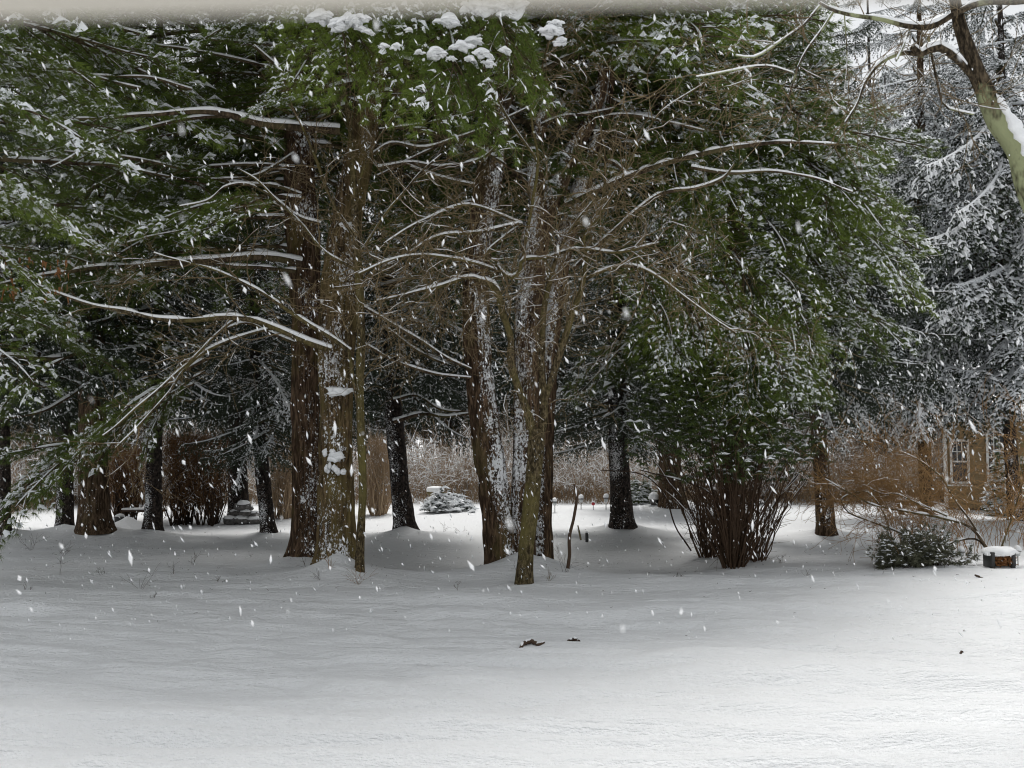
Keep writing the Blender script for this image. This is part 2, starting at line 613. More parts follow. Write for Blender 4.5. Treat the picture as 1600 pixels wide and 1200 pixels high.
for a in ((478, 882, 0.30, 0.75), (527, 906, 0.42, 0.75), (815, 893, 0.42, 0.85), (850, 885, 0.2, 0.7), (147, 842, 0.4, 0.9), (100, 830, 0.2, 0.7), (237, 842, 0.22, 0.6),
          (632, 838, 0.25, 0.6), (972, 832, 0.34, 0.75), (1047, 797, 0.55, 1.3), (1290, 836, 0.25, 0.7), (417, 838, 0.16, 0.5), (1140, 880, 0.1, 0.8), (1447, 815, 0.2, 0.8), (1588, 822, 0.2, 0.8), (5, 845, 0.3, 0.9),
          (1440, 885, 0.12, 1.2), (200, 826, 0.35, 0.5), (710, 806, 0.15, 1.2), (800, 800, 0.12, 2.2), (900, 803, 0.1, 2.5)):
    mound_at(*a)


def build_ground():
    ys = [1.0]
    while ys[-1] < 46:
        y = ys[-1]
        ys.append(y + max(0.035, 0.006 * y) if y > 5 else y + 0.25)
    ys = np.array(ys + [48, 51, 55, 60, 68, 80, 100, 140, 220, 400, 800])
    ncol = 330
    u = np.linspace(-1, 1, ncol)
    u = np.sign(u) * (0.72 * np.abs(u) + 0.28 * np.abs(u) ** 6)
    half = 6 + 0.95 * np.clip(ys, 0, 80) + np.clip(ys - 80, 0, None) * 1.2
    X = u[None, :] * half[:, None]
    Yg = np.repeat(ys[:, None], ncol, 1)
    Z = gz(X, Yg) + ripples(X, Yg)
    mb = MB()
    n, k = X.shape
    i = np.arange(n - 1)[:, None] * k
    j = np.arange(k - 1)[None, :]
    q = np.stack([i + j, i + j + 1, i + k + j + 1, i + k + j], -1).reshape(-1, 4)
    mb.add(np.stack([X, Yg, Z], -1).reshape(-1, 3), q=q)
    # the lawn goes on behind the viewer
    zb = float(np.mean(Z[0]))
    o = mb.obj('snowy_ground', snow_ground)
    tag(o, 'rippled white snow over the lawn and woodland floor', 'snow', kind='structure')
    b = MB()
    xs, yy = np.linspace(-60, 60, 40), np.linspace(-60, 1.02, 30)
    XX, YY = np.meshgrid(xs, yy)
    i = np.arange(29)[:, None] * 40
    j = np.arange(39)[None, :]
    b.add(np.stack([XX, YY, gz(XX, YY) - 0.02], -1).reshape(-1, 3), q=np.stack([i + j, i + j + 1, i + 41 + j, i + 40 + j], -1).reshape(-1, 4))
    tag(b.obj('snowy_ground', snow_ground), 'snow-covered lawn behind the viewer', 'snow', kind='structure')


build_ground()

# ------------------------------------------------------------------ trunks and limbs
def trunk_mesh(pts, Y, name, m, parent, sides=36, rough=0.17, flare=0.5, step=0.07, top=None, ybend=0.0, fl_h=0.28, cracks=14):
    """pts: (px, py, width px) from base up at depth Y; top: extra (dx, z, r) points in metres above the last"""
    P = [at(a, b, Y + ybend * i) for i, (a, b, w) in enumerate(pts)]
    R = [wid(w, Y) / 2 for a, b, w in pts]
    P[0][2] = float(gz(P[0][0], P[0][1])) - 0.12
    if top:
        for dx, z, r in top:
            P.append(np.array((P[-1][0] + dx, P[-1][1], z))); R.append(r)
    P, R = np.array(P), np.array(R)
    ln = float(np.sum(np.linalg.norm(np.diff(P, axis=0), axis=1)))
    n = int(max(12, ln / step))
    Pp, Rr = smooth_path(P, n, R)
    z = Pp[:, 2] - P[0][2]
    a = np.arange(sides) * (2 * math.pi / sides)
    s = RNG.uniform(0, 300)
    fl = 1 + flare * np.exp(-z / fl_h)[:, None] * (0.75 + 0.5 * noise2(np.cos(a) * 1.6 + s, np.sin(a) * 1.6 + 9, 2))[None, :]
    A, Z = np.meshgrid(a, z)
    cr = noise3(np.cos(A) * cracks * 0.42 + s, np.sin(A) * cracks * 0.42, Z * 1.5, 4)
    cr2 = noise3(np.cos(A) * cracks * 0.8 + s, np.sin(A) * cracks * 0.8, Z * 5.5, 14)
    lump = noise3(np.cos(A) * 1.1 + s, np.sin(A) * 1.1, Z * 0.8, 6) - 0.5
    d = Rr[:, None] * (fl - 1 + rough * (np.abs(2 * cr - 1) ** 0.7 * 1.6 - 1) + rough * 0.5 * (cr2 - 0.5) + 0.14 * lump)
    mb = MB()
    tube(mb, Pp, Rr, sides, 0, d)
    return mb.obj(name, m, parent), Pp, Rr


LIMB_K = 0.62


def limb(pts, Y, m_list, parent, name='branch', Y2=None, lk=1.0, sides=8, cover=0.9, ends=True, snow_h=1.0, mb=None, seg=0.09, wob=0.02):
    """one branch drawn through (px, py, width px); depth runs from Y to Y2; carries a ridge of snow"""
    own = mb is None
    mb = mb or MB()
    k = len(pts)
    Ys = np.linspace(Y, Y2 if Y2 is not None else Y, k)
    P = np.array([at(a, b, y) for (a, b, w), y in zip(pts, Ys)])
    R = np.array([wid(w, y) / 2 * LIMB_K * lk for (a, b, w), y in zip(pts, Ys)])
    ln = float(np.sum(np.linalg.norm(np.diff(P, axis=0), axis=1)))
    n = max(6, int(ln / seg))
    Pp, Rr = smooth_path(P, n, R)
    s = RNG.uniform(0, 400)
    t = np.arange(n) * seg
    for c in range(3):
        Pp[:, c] += wob * (noise2(t * 2.3 + s, 7 * c + 0.5, 12) - 0.5) * 2
    Rr = Rr * (0.9 + 0.25 * noise2(t * 3 + s, 3.3, 13))
    tube(mb, Pp, Rr, sides, 0)
    snow_ridge(mb, Pp, Rr, 1, cover, snow_h)
    if own:
        return mb.obj(name, m_list, parent), Pp, Rr
    return mb, Pp, Rr


def grow(mb, p, d, L, r, lvl, rng, spread=0.75, wander=0.22, up=0.05, kids=(5, 4, 3), snow=0.6, mw=0, ms=1, tip=0.3, minr=0.0032, zmin=None):
    """a wandering bare twig with side twigs"""
    n = max(4, min(16, int(L / 0.09)))
    D = norm(np.asarray(d, float))
    st = L / (n - 1)
    bendv = rng.normal(0, 1, 3)
    P = [np.asarray(p, float)]
    for i in range(n - 1):
        D = norm(D + bendv * 0.1 + rng.normal(0, wander, 3) * 0.55 + np.array((0, 0, up * 0.3)))
        P.append(P[-1] + D * st)
    P = np.array(P)
    if zmin is not None:
        P[:, 2] = np.maximum(P[:, 2], zmin)
    R = np.maximum(np.linspace(r, r * tip, n), minr)
    tube(mb, P, R, 6 if r > 0.015 else 4 if r > 0.008 else 3, mw)
    if snow and r > 0.0035:
        snow_ridge(mb, P, R, ms, snow, 1.0, rng, 3, 0.0025)
    if lvl <= 0:
        return
    nk = kids[len(kids) - lvl] if lvl <= len(kids) else kids[0]
    for k in range(nk):
        t = rng.uniform(0.2, 0.98)
        i = min(n - 2, int(t * (n - 1)))
        ax = norm(P[i + 1] - P[i])
        side = norm(np.cross(ax, rng.normal(0, 1, 3)))
        nd = norm(ax * (1 - 0.25 * spread) + side * spread * rng.uniform(0.7, 1.25))
        grow(mb, P[i], nd, L * rng.uniform(0.42, 0.75), max(R[i] * 0.6, minr), lvl - 1, rng, spread, wander * 1.15, up, kids, snow, mw, ms, tip, minr, zmin)


# ------------------------------------------------------------------ conifer boughs
def pine_bough(seed, L=3.0, snow=0.5, dens=1.0, needle=0.115, width=0.0066, cap=0.047, hang=0.15):
    rng = np.random.default_rng(seed)
    mb = MB()
    n = 22
    t = np.linspace(0, 1, n)
    P = np.stack([L * t, 0.25 * np.sin(t * 4 + rng.uniform(0, 6)) * t, 0.22 * np.sin(t * 3.0) - hang * L * t ** 2 * 0.6], -1)
    P[:, 1:] += 0.05 * (noise2(t[:, None] * 6 + seed, np.array([[1.0, 9.0]]), 3) - 0.5)
    R = np.linspace(0.030, 0.006, n)
    tube(mb, P, R, 6, 0)
    snow_ridge(mb, P, R, 2, 0.5, 0.9, rng)
    TP, TD = [], []
    nsec = int(24 * dens)
    for i in range(nsec):
        tt = 0.16 + 0.84 * (i + rng.random()) / nsec
        k = min(n - 2, int(tt * (n - 1)))
        b = P[k]
        ax = norm(P[k + 1] - P[k])
        sd_ = 1 if i % 2 else -1
        ln = (0.30 + 0.95 * (1 - tt) ** 0.8) * rng.uniform(0.6, 1.15)
        d = norm(ax * 0.62 + np.array((0, sd_, 0)) * 0.75 + np.array((0, 0, rng.uniform(-0.12, 0.25))))
        m_ = 7
        s = np.linspace(0, 1, m_)
        Q = b + d * (ln * s)[:, None] + np.array((0.25, 0, 0)) * (ln * s ** 2)[:, None] - np.array((0, 0, hang * 1.3)) * (ln * s ** 2)[:, None]
        Rq = np.linspace(0.009, 0.003, m_)
        tube(mb, Q, Rq, 3, 0)
        snow_ridge(mb, Q, Rq, 2, 0.16, 1.0, rng, 4, 0.003)
        nt_ = max(3, int(ln / 0.085 * dens))
        for j in range(nt_):
            w = 0.25 + 0.75 * (j + rng.random()) / nt_
            kk = min(m_ - 2, int(w * (m_ - 1)))
            f = w * (m_ - 1) - kk
            c = Q[kk] * (1 - f) + Q[kk + 1] * f
            ad = norm(Q[kk + 1] - Q[kk])
            s2 = 1 if j % 2 else -1
            side = norm(np.cross(ad, np.array((0, 0, 1.0)))) * s2
            dd = norm(ad * 0.8 + side * rng.uniform(0.2, 0.9) + np.array((0, 0, rng.uniform(-0.1, 0.35))))
            l2 = rng.uniform(0.06, 0.24) * (1.1 - 0.4 * w)
            TP += [c + dd * l2, c + dd * l2 * 0.45]
            TD += [dd, dd]
        TP.append(Q[-1]); TD.append(norm(Q[-1] - Q[-2]))
    TP.append(P[-1]); TD.append(norm(P[-1] - P[-2]))
    TP, TD = np.array(TP), np.array(TD)
    blades(mb, TP, TD, 18, needle, width, 0.48, 0.22, 1, rng)
    # snow lies in patches on top of the spray
    pn = noise2(TP[:, 0] * 2.2 + seed, TP[:, 1] * 2.2, 31)
    pick = rng.random(len(TP)) < np.clip(snow * 2.4 * np.clip((pn - 0.36) * 3.2, 0.06, 1.0), 0, 1)
    S = TP[pick] + TD[pick] * 0.03 + np.array((0, 0, 0.025))
    caps(mb, S, cap * (0.4 + 1.0 * rng.random(len(S)) ** 1.5), 2, rng, 8, 1.0, TD[pick])
    return mb


def spruce_bough(seed, L=2.6, snow=0.55, hang=0.42, dens=1.0, cap=0.036):
    """drooping spruce branch whose side shoots hang like a curtain, snow along their tops"""
    rng = np.random.default_rng(seed)
    mb = MB()
    n = 16
    t = np.linspace(0, 1, n)
    z = -0.34 * L * t ** 1.3 + 0.20 * L * t ** 3.0
    P = np.stack([L * t, 0.12 * np.sin(t * 5 + seed), z], -1)
    R = np.linspace(0.026, 0.006, n)
    tube(mb, P, R, 5, 0)
    snow_ridge(mb, P, R * 1.7, 2, 0.5 + 0.5 * snow, 0.9, rng, 5)
    TP, TD, SP, SD = [], [], [], []
    for i in range(int(40 * dens)):
        tt = 0.12 + 0.88 * (i + rng.random()) / int(40 * dens)
        k = min(n - 2, int(tt * (n - 1)))
        b = P[k] * (1 - (tt * (n - 1) - k)) + P[k + 1] * (tt * (n - 1) - k)
        sd_ = 1 if i % 2 else -1
        ln = hang * (0.5 + 0.8 * math.sin(min(1, tt * 1.15) * 2.8)) * rng.uniform(0.6, 1.3)
        out = rng.uniform(0.35, 1.0) * (1.05 - 0.5 * tt)
        d0 = norm(np.array((0.55, sd_ * out, 0.0)))
        m_ = max(4, int(ln / 0.068))
        s = np.linspace(0, 1, m_)
        Q = b + d0 * (ln * 0.75 * s ** 0.75)[:, None] - np.array((0, 0, 1.0)) * (ln * 0.8 * s ** 1.7)[:, None]
        Q[:, :2] += rng.normal(0, 0.012, (m_, 2))
        tq = norm(np.gradient(Q, axis=0))
        TP.append(Q); TD.append(tq)
        if rng.random() < snow:
            c = int(m_ * rng.uniform(0.45, 1.0)) + 2
            SP.append(Q[:c]); SD.append(tq[:c])
            h_ = max(3, int(m_ * .6))
            snow_ridge(mb, Q[:h_], np.linspace(.014, .006, h_), 2, 0.65, 0.9, rng, 4, 0.003)
    TP, TD = np.concatenate(TP), np.concatenate(TD)
    blades(mb, TP, TD, 5, 0.09, 0.022, 0.55, 0.35, 1, rng)
    if SP:
        SP, SD = np.concatenate(SP), np.concatenate(SD)
        k = rng.random(len(SP)) < 0.75
        caps(mb, SP[k] + np.array((0, 0, 0.012)), cap * (0.6 + 0.8 * rng.random(k.sum())), 2, rng, 6, 0.7, SD[k])
    return mb


PINE = [pine_bough(100 + i, snow=(0.24, 0.36, 0.3, 0.44)[i], hang=(0.12, 0.2, 0.05, 0.28)[i]).mesh('bough', [limb_mat, needle_pine, snow_soft], False) for i in range(4)]
PINE_DARK = [pine_bough(140 + i, snow=(0.18, 0.28, 0.22)[i], hang=(0.15, 0.25, 0.08)[i]).mesh('bough', [limb_mat, needle_dark, snow_soft], False) for i in range(3)]
PINE_SNOWY = [pine_bough(170 + i, snow=0.8, cap=0.06, hang=0.22).mesh('bough', [limb_mat, needle_pine, snow_soft], False) for i in range(2)]
PINE_HANG = [pine_bough(190 + i, snow=0.3, hang=0.42, dens=1.15, needle=0.13, cap=0.047).mesh('bough', [limb_mat, needle_pine, snow_soft], False) for i in range(3)]
SPRUCE_A = [spruce_bough(300 + i, snow=(0.12, 0.25, 0.4, 0.6)[i]) for i in range(4)]
SPRUCE = [b.mesh('bough', [limb_mat, needle_spruce, snow_soft], False) for b in SPRUCE_A]
SPRUCE_SNOWY = [spruce_bough(320 + i, snow=0.97, hang=0.5, cap=0.05).mesh('bough', [limb_mat, needle_spruce, snow_mat], False) for i in range(2)]


def pose(base, tip, roll=0.0, ref=3.0, flat=1.0):
    """matrix that lays a bough mesh from base to tip"""
    base, tip = np.asarray(base, float), np.asarray(tip, float)
    d = tip - base
    ln = np.linalg.norm(d)
    x = d / ln
    y = np.cross(np.array((0, 0, 1.0)), x)
    y = y / max(np.linalg.norm(y), 1e-6)
    z = np.cross(x, y)
    if roll:
        y, z = y * math.cos(roll) + z * math.sin(roll), z * math.cos(roll) - y * math.sin(roll)
    s = ln / ref
    M = np.eye(4)
    M[:3, 0], M[:3, 1], M[:3, 2], M[:3, 3] = x * s, y * s * flat, z * s, base
    return M


def put_bough(meshes, base, tip, parent, ref=3.0, roll=None, flat=1.0):
    me = meshes[RNG.integers(len(meshes))]
    M = pose(base, tip, RNG.normal(0, 0.2) if roll is None else roll, ref, flat)
    o = link('bough', me, None)
    o.parent = parent
    o.matrix_parent_inverse = Matrix.Identity(4)
    M[:3, 3] -= np.array(parent.location)
    o.matrix_basis = Matrix(M.tolist())
    return o


def on_path(P, z):
    i = int(np.argmin(np.abs(P[:, 2] - z)))
    return P[i]


def crown(parent, P, z0, z1, n, meshes, lmin, lmax, az=(0, 6.283), drop=0.1, ref=3.0, taper=True):
    """boughs round a trunk path between two heights; az in radians, 0 = +X, counter-clockwise"""
    for i in range(n):
        f = (i + RNG.random()) / n
        z = z0 + (z1 - z0) * f
        a = az[0] + (az[1] - az[0]) * ((i * 0.618 + RNG.uniform(-.08, .08)) % 1)
        ln = RNG.uniform(lmin, lmax) * ((1.05 - 0.75 * f) if taper else 1)
        b = on_path(P, z).copy()
        t = b + np.array((math.cos(a) * ln, math.sin(a) * ln, -drop * ln + RNG.normal(0, 0.12) * ln))
        put_bough(meshes, b, t, parent, ref)


# ---------------- the pair of pines, left of the middle
pair_back = thing('pine_tree', 'dark brown pine trunk standing close behind the mossy one, half hidden by it', 'tree', gpt(478, 880), 'big pines at the edge of the lawn')
_, PB, RB = trunk_mesh([(478, 882, 46), (478, 780, 43), (477, 640, 42), (478, 500, 44), (474, 380, 52), (468, 270, 50), (462, 150, 42), (458, 0, 36)], 17.2, 'trunk', bark_pine, pair_back, 56,
                       top=[(-0.2, 13, .32), (-.1, 17, .2), (0, 20, .06)])
pair_front = thing('pine_tree', 'mossy thick pine trunk speckled with snow, with a green sapling against its flank', 'tree', gpt(527, 906), 'big pines at the edge of the lawn')
_, PF, RF_ = trunk_mesh([(525, 906, 60), (525, 800, 55), (525, 690, 52), (526, 560, 54), (530, 450, 56), (545, 330, 50), (572, 190, 44), (590, 60, 38), (598, -20, 34)], 15.6, 'trunk', bark_pine_mossy, pair_front, 64,
                        top=[(0.2, 13, .28), (.1, 17, .18), (0, 19.5, .05)])
for px, py, w in ((524, 612, 40), (522, 712, 30), (515, 708, 14), (540, 352, 22), (528, 735, 16), (512, 735, 10)):
    c = at(px, py, 15.28)
    cl = MB()
    for k in range(5):
        blob(cl, c + np.array((RNG.normal(0, wid(w, 15) * 0.28), RNG.uniform(-0.03, 0.04), RNG.normal(0, 0.035))), wid(w, 15) * 0.28, 0.055, 0.05, 0, 2, 0.5, 2.4, 0.9, rz=0)
    cl.obj('snow_clump', snow_mat, pair_front)

# ---------------- the clump of three in the middle
lean = thing('pine_tree', 'pine leaning to the left in the middle clump, snow down its right flank', 'tree', gpt(788, 886), 'trees of the middle clump')
_, PL, RL = trunk_mesh([(790, 886, 50), (780, 830, 48), (768, 740, 47), (755, 640, 45), (746, 540, 42), (744, 460, 42), (750, 380, 42), (760, 300, 44), (772, 220, 40), (784, 140, 34), (798, 40, 28)], 17.0, 'trunk', bark_lean, lean, 52,
                       top=[(0.3, 13, .22), (.2, 16, .14), (0, 18.5, .04)])
plast = thing('forked_tree', 'straight middle trunk plastered white with snow, forking high up into two white limbs', 'tree', gpt(815, 888), 'trees of the middle clump')
_, PM, RM = trunk_mesh([(814, 886, 42), (818, 800, 40), (822, 700, 40), (824, 600, 42), (828, 480, 44), (836, 380, 44), (848, 322, 46), (856, 300, 30)], 17.1, 'trunk', bark_plaster, plast, 48)


def fat_limb(pts, Y, m, parent, top=None):
    P = [at(a, b, Y) for a, b, w in pts]
    R = [wid(w, Y) / 2 for a, b, w in pts]
    for dx, z, r in (top or []):
        P.append(np.array((P[-1][0] + dx, Y, z))); R.append(r)
    Pp, Rr = smooth_path(P, 60, R)
    A, Z = np.meshgrid(np.arange(18) * (2 * math.pi / 18), Pp[:, 2])
    d = Rr[:, None] * 0.22 * (noise3(np.cos(A) * 3, np.sin(A) * 3, Z * 4, 5) - 0.5)
    mb = MB()
    tube(mb, Pp, Rr, 18, 0, d)
    return mb.obj('limb', m, parent), Pp, Rr


fat_limb([(846, 330, 34), (838, 285, 26), (836, 230, 22), (846, 190, 21), (856, 152, 20), (840, 110, 16), (820, 80, 14), (812, 20, 12)], 17.0, bark_plaster, plast, [(-.3, 12, .05)])
fat_limb([(856, 320, 36), (872, 290, 30), (890, 248, 27), (912, 205, 24), (930, 170, 20), (944, 110, 17), (948, 20, 14)], 17.0, bark_plaster, plast, [(.3, 12, .05)])
backc = thing('pine_tree', 'brown trunk behind the right side of the middle clump, bending right as it rises', 'tree', gpt(846, 884), 'trees of the middle clump')
_, PC, RC = trunk_mesh([(846, 882, 36), (846, 800, 33), (848, 700, 34), (852, 600, 34), (862, 490, 33), (880, 390, 32), (902, 310, 29), (925, 240, 25), (944, 170, 21), (955, 60, 16)], 17.7, 'trunk', bark_plaster, backc, 30,
                       top=[(0.3, 13, .2), (.2, 16, .12), (0, 18, .04)])

# ---------------- other trunks: (px base, py base, widths, path, label ...)
SPR = 'dark conifers behind the big trunks'
CONIFERS = [
    # pts, Y, material, label, category extras
    ([(7, 850, 19), (6, 700, 18), (3, 560, 17), (2, 300, 17), (0, 0, 13)], 21.0, bark_dark, 'dark trunk cut by the left edge of the photo'),
    ([(101, 832, 26), (102, 700, 24), (104, 560, 22), (106, 300, 18), (108, 0, 12)], 24.5, bark_dark, 'slim black trunk just left of the thick brown pine on the left'),
    ([(148, 846, 50), (146, 700, 44), (144, 560, 40), (142, 400, 36), (140, 200, 30), (138, 0, 22)], 21.4, bark_brown, 'thick brown pine trunk rising from a snow mound on the left'),
    ([(238, 843, 27), (240, 740, 25), (244, 620, 23), (246, 400, 19), (248, 100, 13)], 21.8, bark_dark, 'black spruce trunk left of the brown hedge, snow down its left side'),
    ([(374, 806, 34), (370, 720, 30), (366, 600, 27), (364, 400, 22), (362, 100, 14)], 28.0, bark_dark, 'dark spruce trunk rising behind the stone pile'),
    ([(420, 840, 24), (410, 740, 22), (402, 640, 19), (398, 500, 16), (392, 200, 12)], 22.3, bark_dark, 'slender leaning spruce trunk between the stone pile and the big pines'),
    ([(633, 838, 34), (624, 750, 30), (616, 650, 27), (611, 560, 25), (606, 400, 21), (600, 100, 14)], 22.6, bark_dark, 'dark spruce trunk in the gap between the two trunk clumps, before the bird bath'),
    ([(973, 834, 36), (969, 760, 31), (965, 690, 29), (963, 500, 25), (960, 200, 16)], 23.0, bark_dark, 'dark spruce trunk on its own snow mound left of the many stemmed shrub'),
    ([(1050, 800, 40), (1047, 720, 36), (1044, 600, 32), (1040, 300, 24)], 30.0, bark_brown, 'broad brown trunk in the sunny clearing behind the many stemmed shrub'),
    ([(1292, 840, 30), (1286, 760, 26), (1279, 680, 24), (1276, 500, 21), (1272, 200, 14)], 22.2, bark_brown, 'brown trunk leaning slightly left, to the right of the many stemmed shrub'),
    ([(1449, 815, 22), (1446, 740, 20), (1443, 650, 18), (1440, 400, 15), (1438, 100, 10)], 27.0, bark_brown, 'slim trunk behind the bare arching bush, under the whitest hanging bough'),
    ([(1589, 824, 24), (1582, 740, 21), (1576, 650, 19), (1570, 400, 16), (1565, 100, 11)], 25.0, bark_dark, 'thin dark trunk in front of the house windows'),
]
CON = []
for pts, Y, m, label in CONIFERS:
    b = gpt(pts[0][0], pts[0][1]) if False else at(pts[0][0], pts[0][1], Y)
    t = thing('spruce_tree', label, 'tree', (b[0], b[1], float(gz(b[0], b[1]))), SPR)
    _, Pp, Rr = trunk_mesh(pts, Y, 'trunk', m, t, 20, 0.09, 0.38, 0.14, top=[(0.0, max(15.0, 2.2 + Y * 0.5), .04)], fl_h=0.22)
    CON.append((t, Pp, Y))


def spruce_crown_mesh(seed, z0, H, rmax, step=0.36, per=5, kinds=None):
    """one whole crown as a mesh, about the tree's base"""
    rng = np.random.default_rng(seed)
    A = kinds or [b.arrays() for b in SPRUCE_A]
    mb = MB()
    z, i = z0, 0
    while z < H:
        f = (z - z0) / (H - z0)
        ln = rmax * (1 - f) ** 0.75 * min(1, 0.75 + f * 2) + 0.25
        for k in range(per if z < 11.5 else 3):
            a = i * 2.4 + k * 6.283 / per + rng.normal(0, 0.3)
            l = ln * rng.uniform(0.7, 1.15)
            b = np.array((0, 0, z + rng.normal(0, 0.12)))
            t = b + np.array((math.cos(a) * l, math.sin(a) * l, -0.16 * l + 0.25 * f * l))
            mb.add_arrays(A[rng.integers(len(A))], pose(b, t, rng.normal(0, 0.15), 2.45, 1.25))
        z += step * rng.uniform(0.8, 1.2) * (1 if z < 11.5 else 1.4)
        i += 1
    return mb.mesh('crown', [limb_mat, needle_spruce, snow_soft], False)


CROWNS = [spruce_crown_mesh(1, 3.9, 17.5, 3.1), spruce_crown_mesh(2, 3.6, 16.0, 2.8, 0.38), spruce_crown_mesh(3, 4.2, 19.0, 3.4, 0.38),
          spruce_crown_mesh(4, 3.4, 17.0, 3.2, 0.48, 5, [spruce_bough(340 + i, snow=1.0, hang=0.5, cap=0.058).arrays() for i in range(3)])]


def add_crown(t, i, rz, sc=1.0, dz=0.0, scz=None):
    o = link('crown', CROWNS[i])
    o.parent = t
    o.matrix_parent_inverse = Matrix.Identity(4)
    o.location = (0, 0, dz)
    o.rotation_euler = (0, 0, rz)
    o.scale = (sc, sc, scz or sc)
    return o


SPEC = [(0, 0.3, .95, -.3), (1, 1.2, .85, .3), None, (2, 2.2, .8, .1), (0, 3.3, .9, .3), (1, 4.0, .7, -.5), (2, 5.1, .78, .4), (1, 0.9, .82, -.5, .75), (0, 2.8, .9, 1.0, .6), (2, 3.9, .85, 0), (3, 5.5, 1.05, -.1), (3, 1.8, 1.1, .1)]
for (t, Pp, Y), sp in zip(CON, SPEC):
    if sp:
        add_crown(t, *sp)

# further conifers that close the view between and above, farther back
FAR = [(300, 40, 0, 1.0, 'spruce standing far back, left of the leaning slender trunk'), (-60, 34, 1, 1.1, 'spruce far back beyond the left edge'), (50, 38, 2, 1.0, 'spruce far back behind the left edge trunks'),
       (190, 37, 0, 1.05, 'spruce far back between the thick brown pine and the hedge'), (520, 44, 1, 1.1, 'spruce far behind the pair of big pines'),
       (700, 45, 2, 1.05, 'spruce far behind the bird bath'), (870, 43, 0, 1.1, 'spruce far behind the middle clump'), (1135, 41, 1, 1.1, 'spruce far behind the many stemmed shrub'),
       (1225, 40, 2, 1.0, 'spruce far back in the gap right of the many stemmed shrub'), (1345, 43, 3, 1.0, 'snowy spruce behind the bare arching bush, left of the house'), (1395, 45, 3, 1.1, 'tall spruce beside the left corner of the house'),
       (1505, 42, 3, 1.1, 'tall spruce rising behind the house roof'), (1640, 46, 3, 1.0, 'spruce beyond the right edge'), (1560, 48, 0, 1.15, 'spruce far back that shows above the house roof by the right edge')]
for k, (px, c, lab) in enumerate(((30, 0, 'tall dim spruce in the farthest row, behind the left edge trunks'), (150, 1, 'tall dim spruce in the farthest row, behind the thick left pine'), (270, 2, 'tall dim spruce in the farthest row, behind the black spruce by the hedge'),
                                  (410, 0, 'tall dim spruce in the farthest row, behind the slender leaning trunk'), (610, 1, 'tall dim spruce in the farthest row, in the gap between the two trunk clumps'), (790, 2, 'tall dim spruce in the farthest row, behind the middle clump'),
                                  (960, 0, 'tall dim spruce in the farthest row, behind the lone dark spruce'), (1080, 1, 'tall dim spruce in the farthest row, behind the full green pine'), (1190, 3, 'tall frosted spruce in the farthest row, at the right shoulder of the full green pine'),
                                  (1290, 3, 'tall frosted spruce in the farthest row, between the full green pine and the lichen tree'), (1370, 3, 'tall frosted spruce in the farthest row, under the lichen tree limbs'), (1450, 3, 'tall frosted spruce in the farthest row, left of the lichen tree trunk'), (1545, 3, 'tall frosted spruce in the farthest row, right of the lichen tree trunk'))):
    FAR.append((px, 52 + (k * 7 % 5), c, 1.7, lab))
for i, (px, Y, c, s, label) in enumerate(FAR):
    x = (px - 800) / FPX * Y
    z = float(gz(x, Y))
    t = thing('spruce_tree', label, 'tree', (x, Y, z), 'spruces far back')
    mb = MB()
    H = 17 * s * 1.05
    P, R = smooth_path([(x, Y, z - 0.1), (x + RNG.normal(0, .1), Y, z + 5), (x, Y, z + H)], 40, [0.24, 0.18, 0.03])
    tube(mb, P, R * (1 + 0.5 * np.exp(-(P[:, 2] - z) / 0.3)), 12, 0)
    mb.obj('trunk', bark_dark, t)
    add_crown(t, c, i * 1.7, s * 1.25, -1.2 * s ** 2, s * 1.12)

# ---------------- pine boughs
PI = math.pi
# pair of pines: bare limbs low, foliage to the left and behind, full crown above the frame
crown(pair_back, PB, 5.4, 9.5, 16, PINE_DARK, 2.6, 4.2, (PI * 0.55, PI * 1.15), 0.12, taper=False)
crown(pair_back, PB, 9.4, 19.5, 85, PINE, 3.4, 6.0)
crown(pair_front, PF, 9.6, 19, 85, PINE, 3.4, 6.0)
crown(lean, PL, 9.2, 18, 70, PINE, 3.2, 5.4)
crown(backc, PC, 9.0, 17.5, 75, PINE, 3.2, 5.4)
crown(lean, PL, 5.0, 9.0, 8, PINE_DARK, 2.0, 3.4, (PI * 0.3, PI * 0.8), 0.2, taper=False)
crown(pair_back, PB, 6.5, 10, 18, PINE_DARK, 3.6, 5.6, (PI * 0.2, PI * 0.95), 0.1, taper=False)
crown(pair_front, PF, 7.5, 10.5, 14, PINE_DARK, 3.4, 5.4, (PI * 0.1, PI * 0.9), 0.06, taper=False)
crown(lean, PL, 6.8, 10, 16, PINE_DARK, 3.4, 5.2, (PI * 0.1, PI * 0.9), 0.08, taper=False)
crown(backc, PC, 6.8, 10, 18, PINE_DARK, 3.4, 5.4, (PI * 0.02, PI * 0.85), 0.08, taper=False)
# thick brown pine on the left
t3, P3, _ = CON[2]
t3.name = 'pine_tree'
crown(t3, P3, 4.2, 14, 60, PINE_DARK, 2.4, 4.0, (0, 6.283), 0.15)

# a pine beyond the left edge whose boughs reach into the picture
lp = thing('pine_tree', 'pine off the left edge whose green snow-dabbed boughs hang into the upper left', 'tree', (-9.2, 13.2, float(gz(-9.2, 13.2))))
mb = MB()
LPP, LPR = smooth_path([(-9.2, 13.2, -0.1), (-9.15, 13.2, 6), (-9.2, 13.2, 18)], 60, [0.33, 0.26, 0.04])
tube(mb, LPP, LPR, 24, 0)
mb.obj('trunk', bark_brown, lp)


def boughs(parent, meshes, rows, ref=3.0):
    """rows: base px, py, Y, tip px, py, Y"""
    for a, b, y, c, d, y2 in rows:
        put_bough(meshes, at(a, b, y), at(c, d, y2), parent, ref)


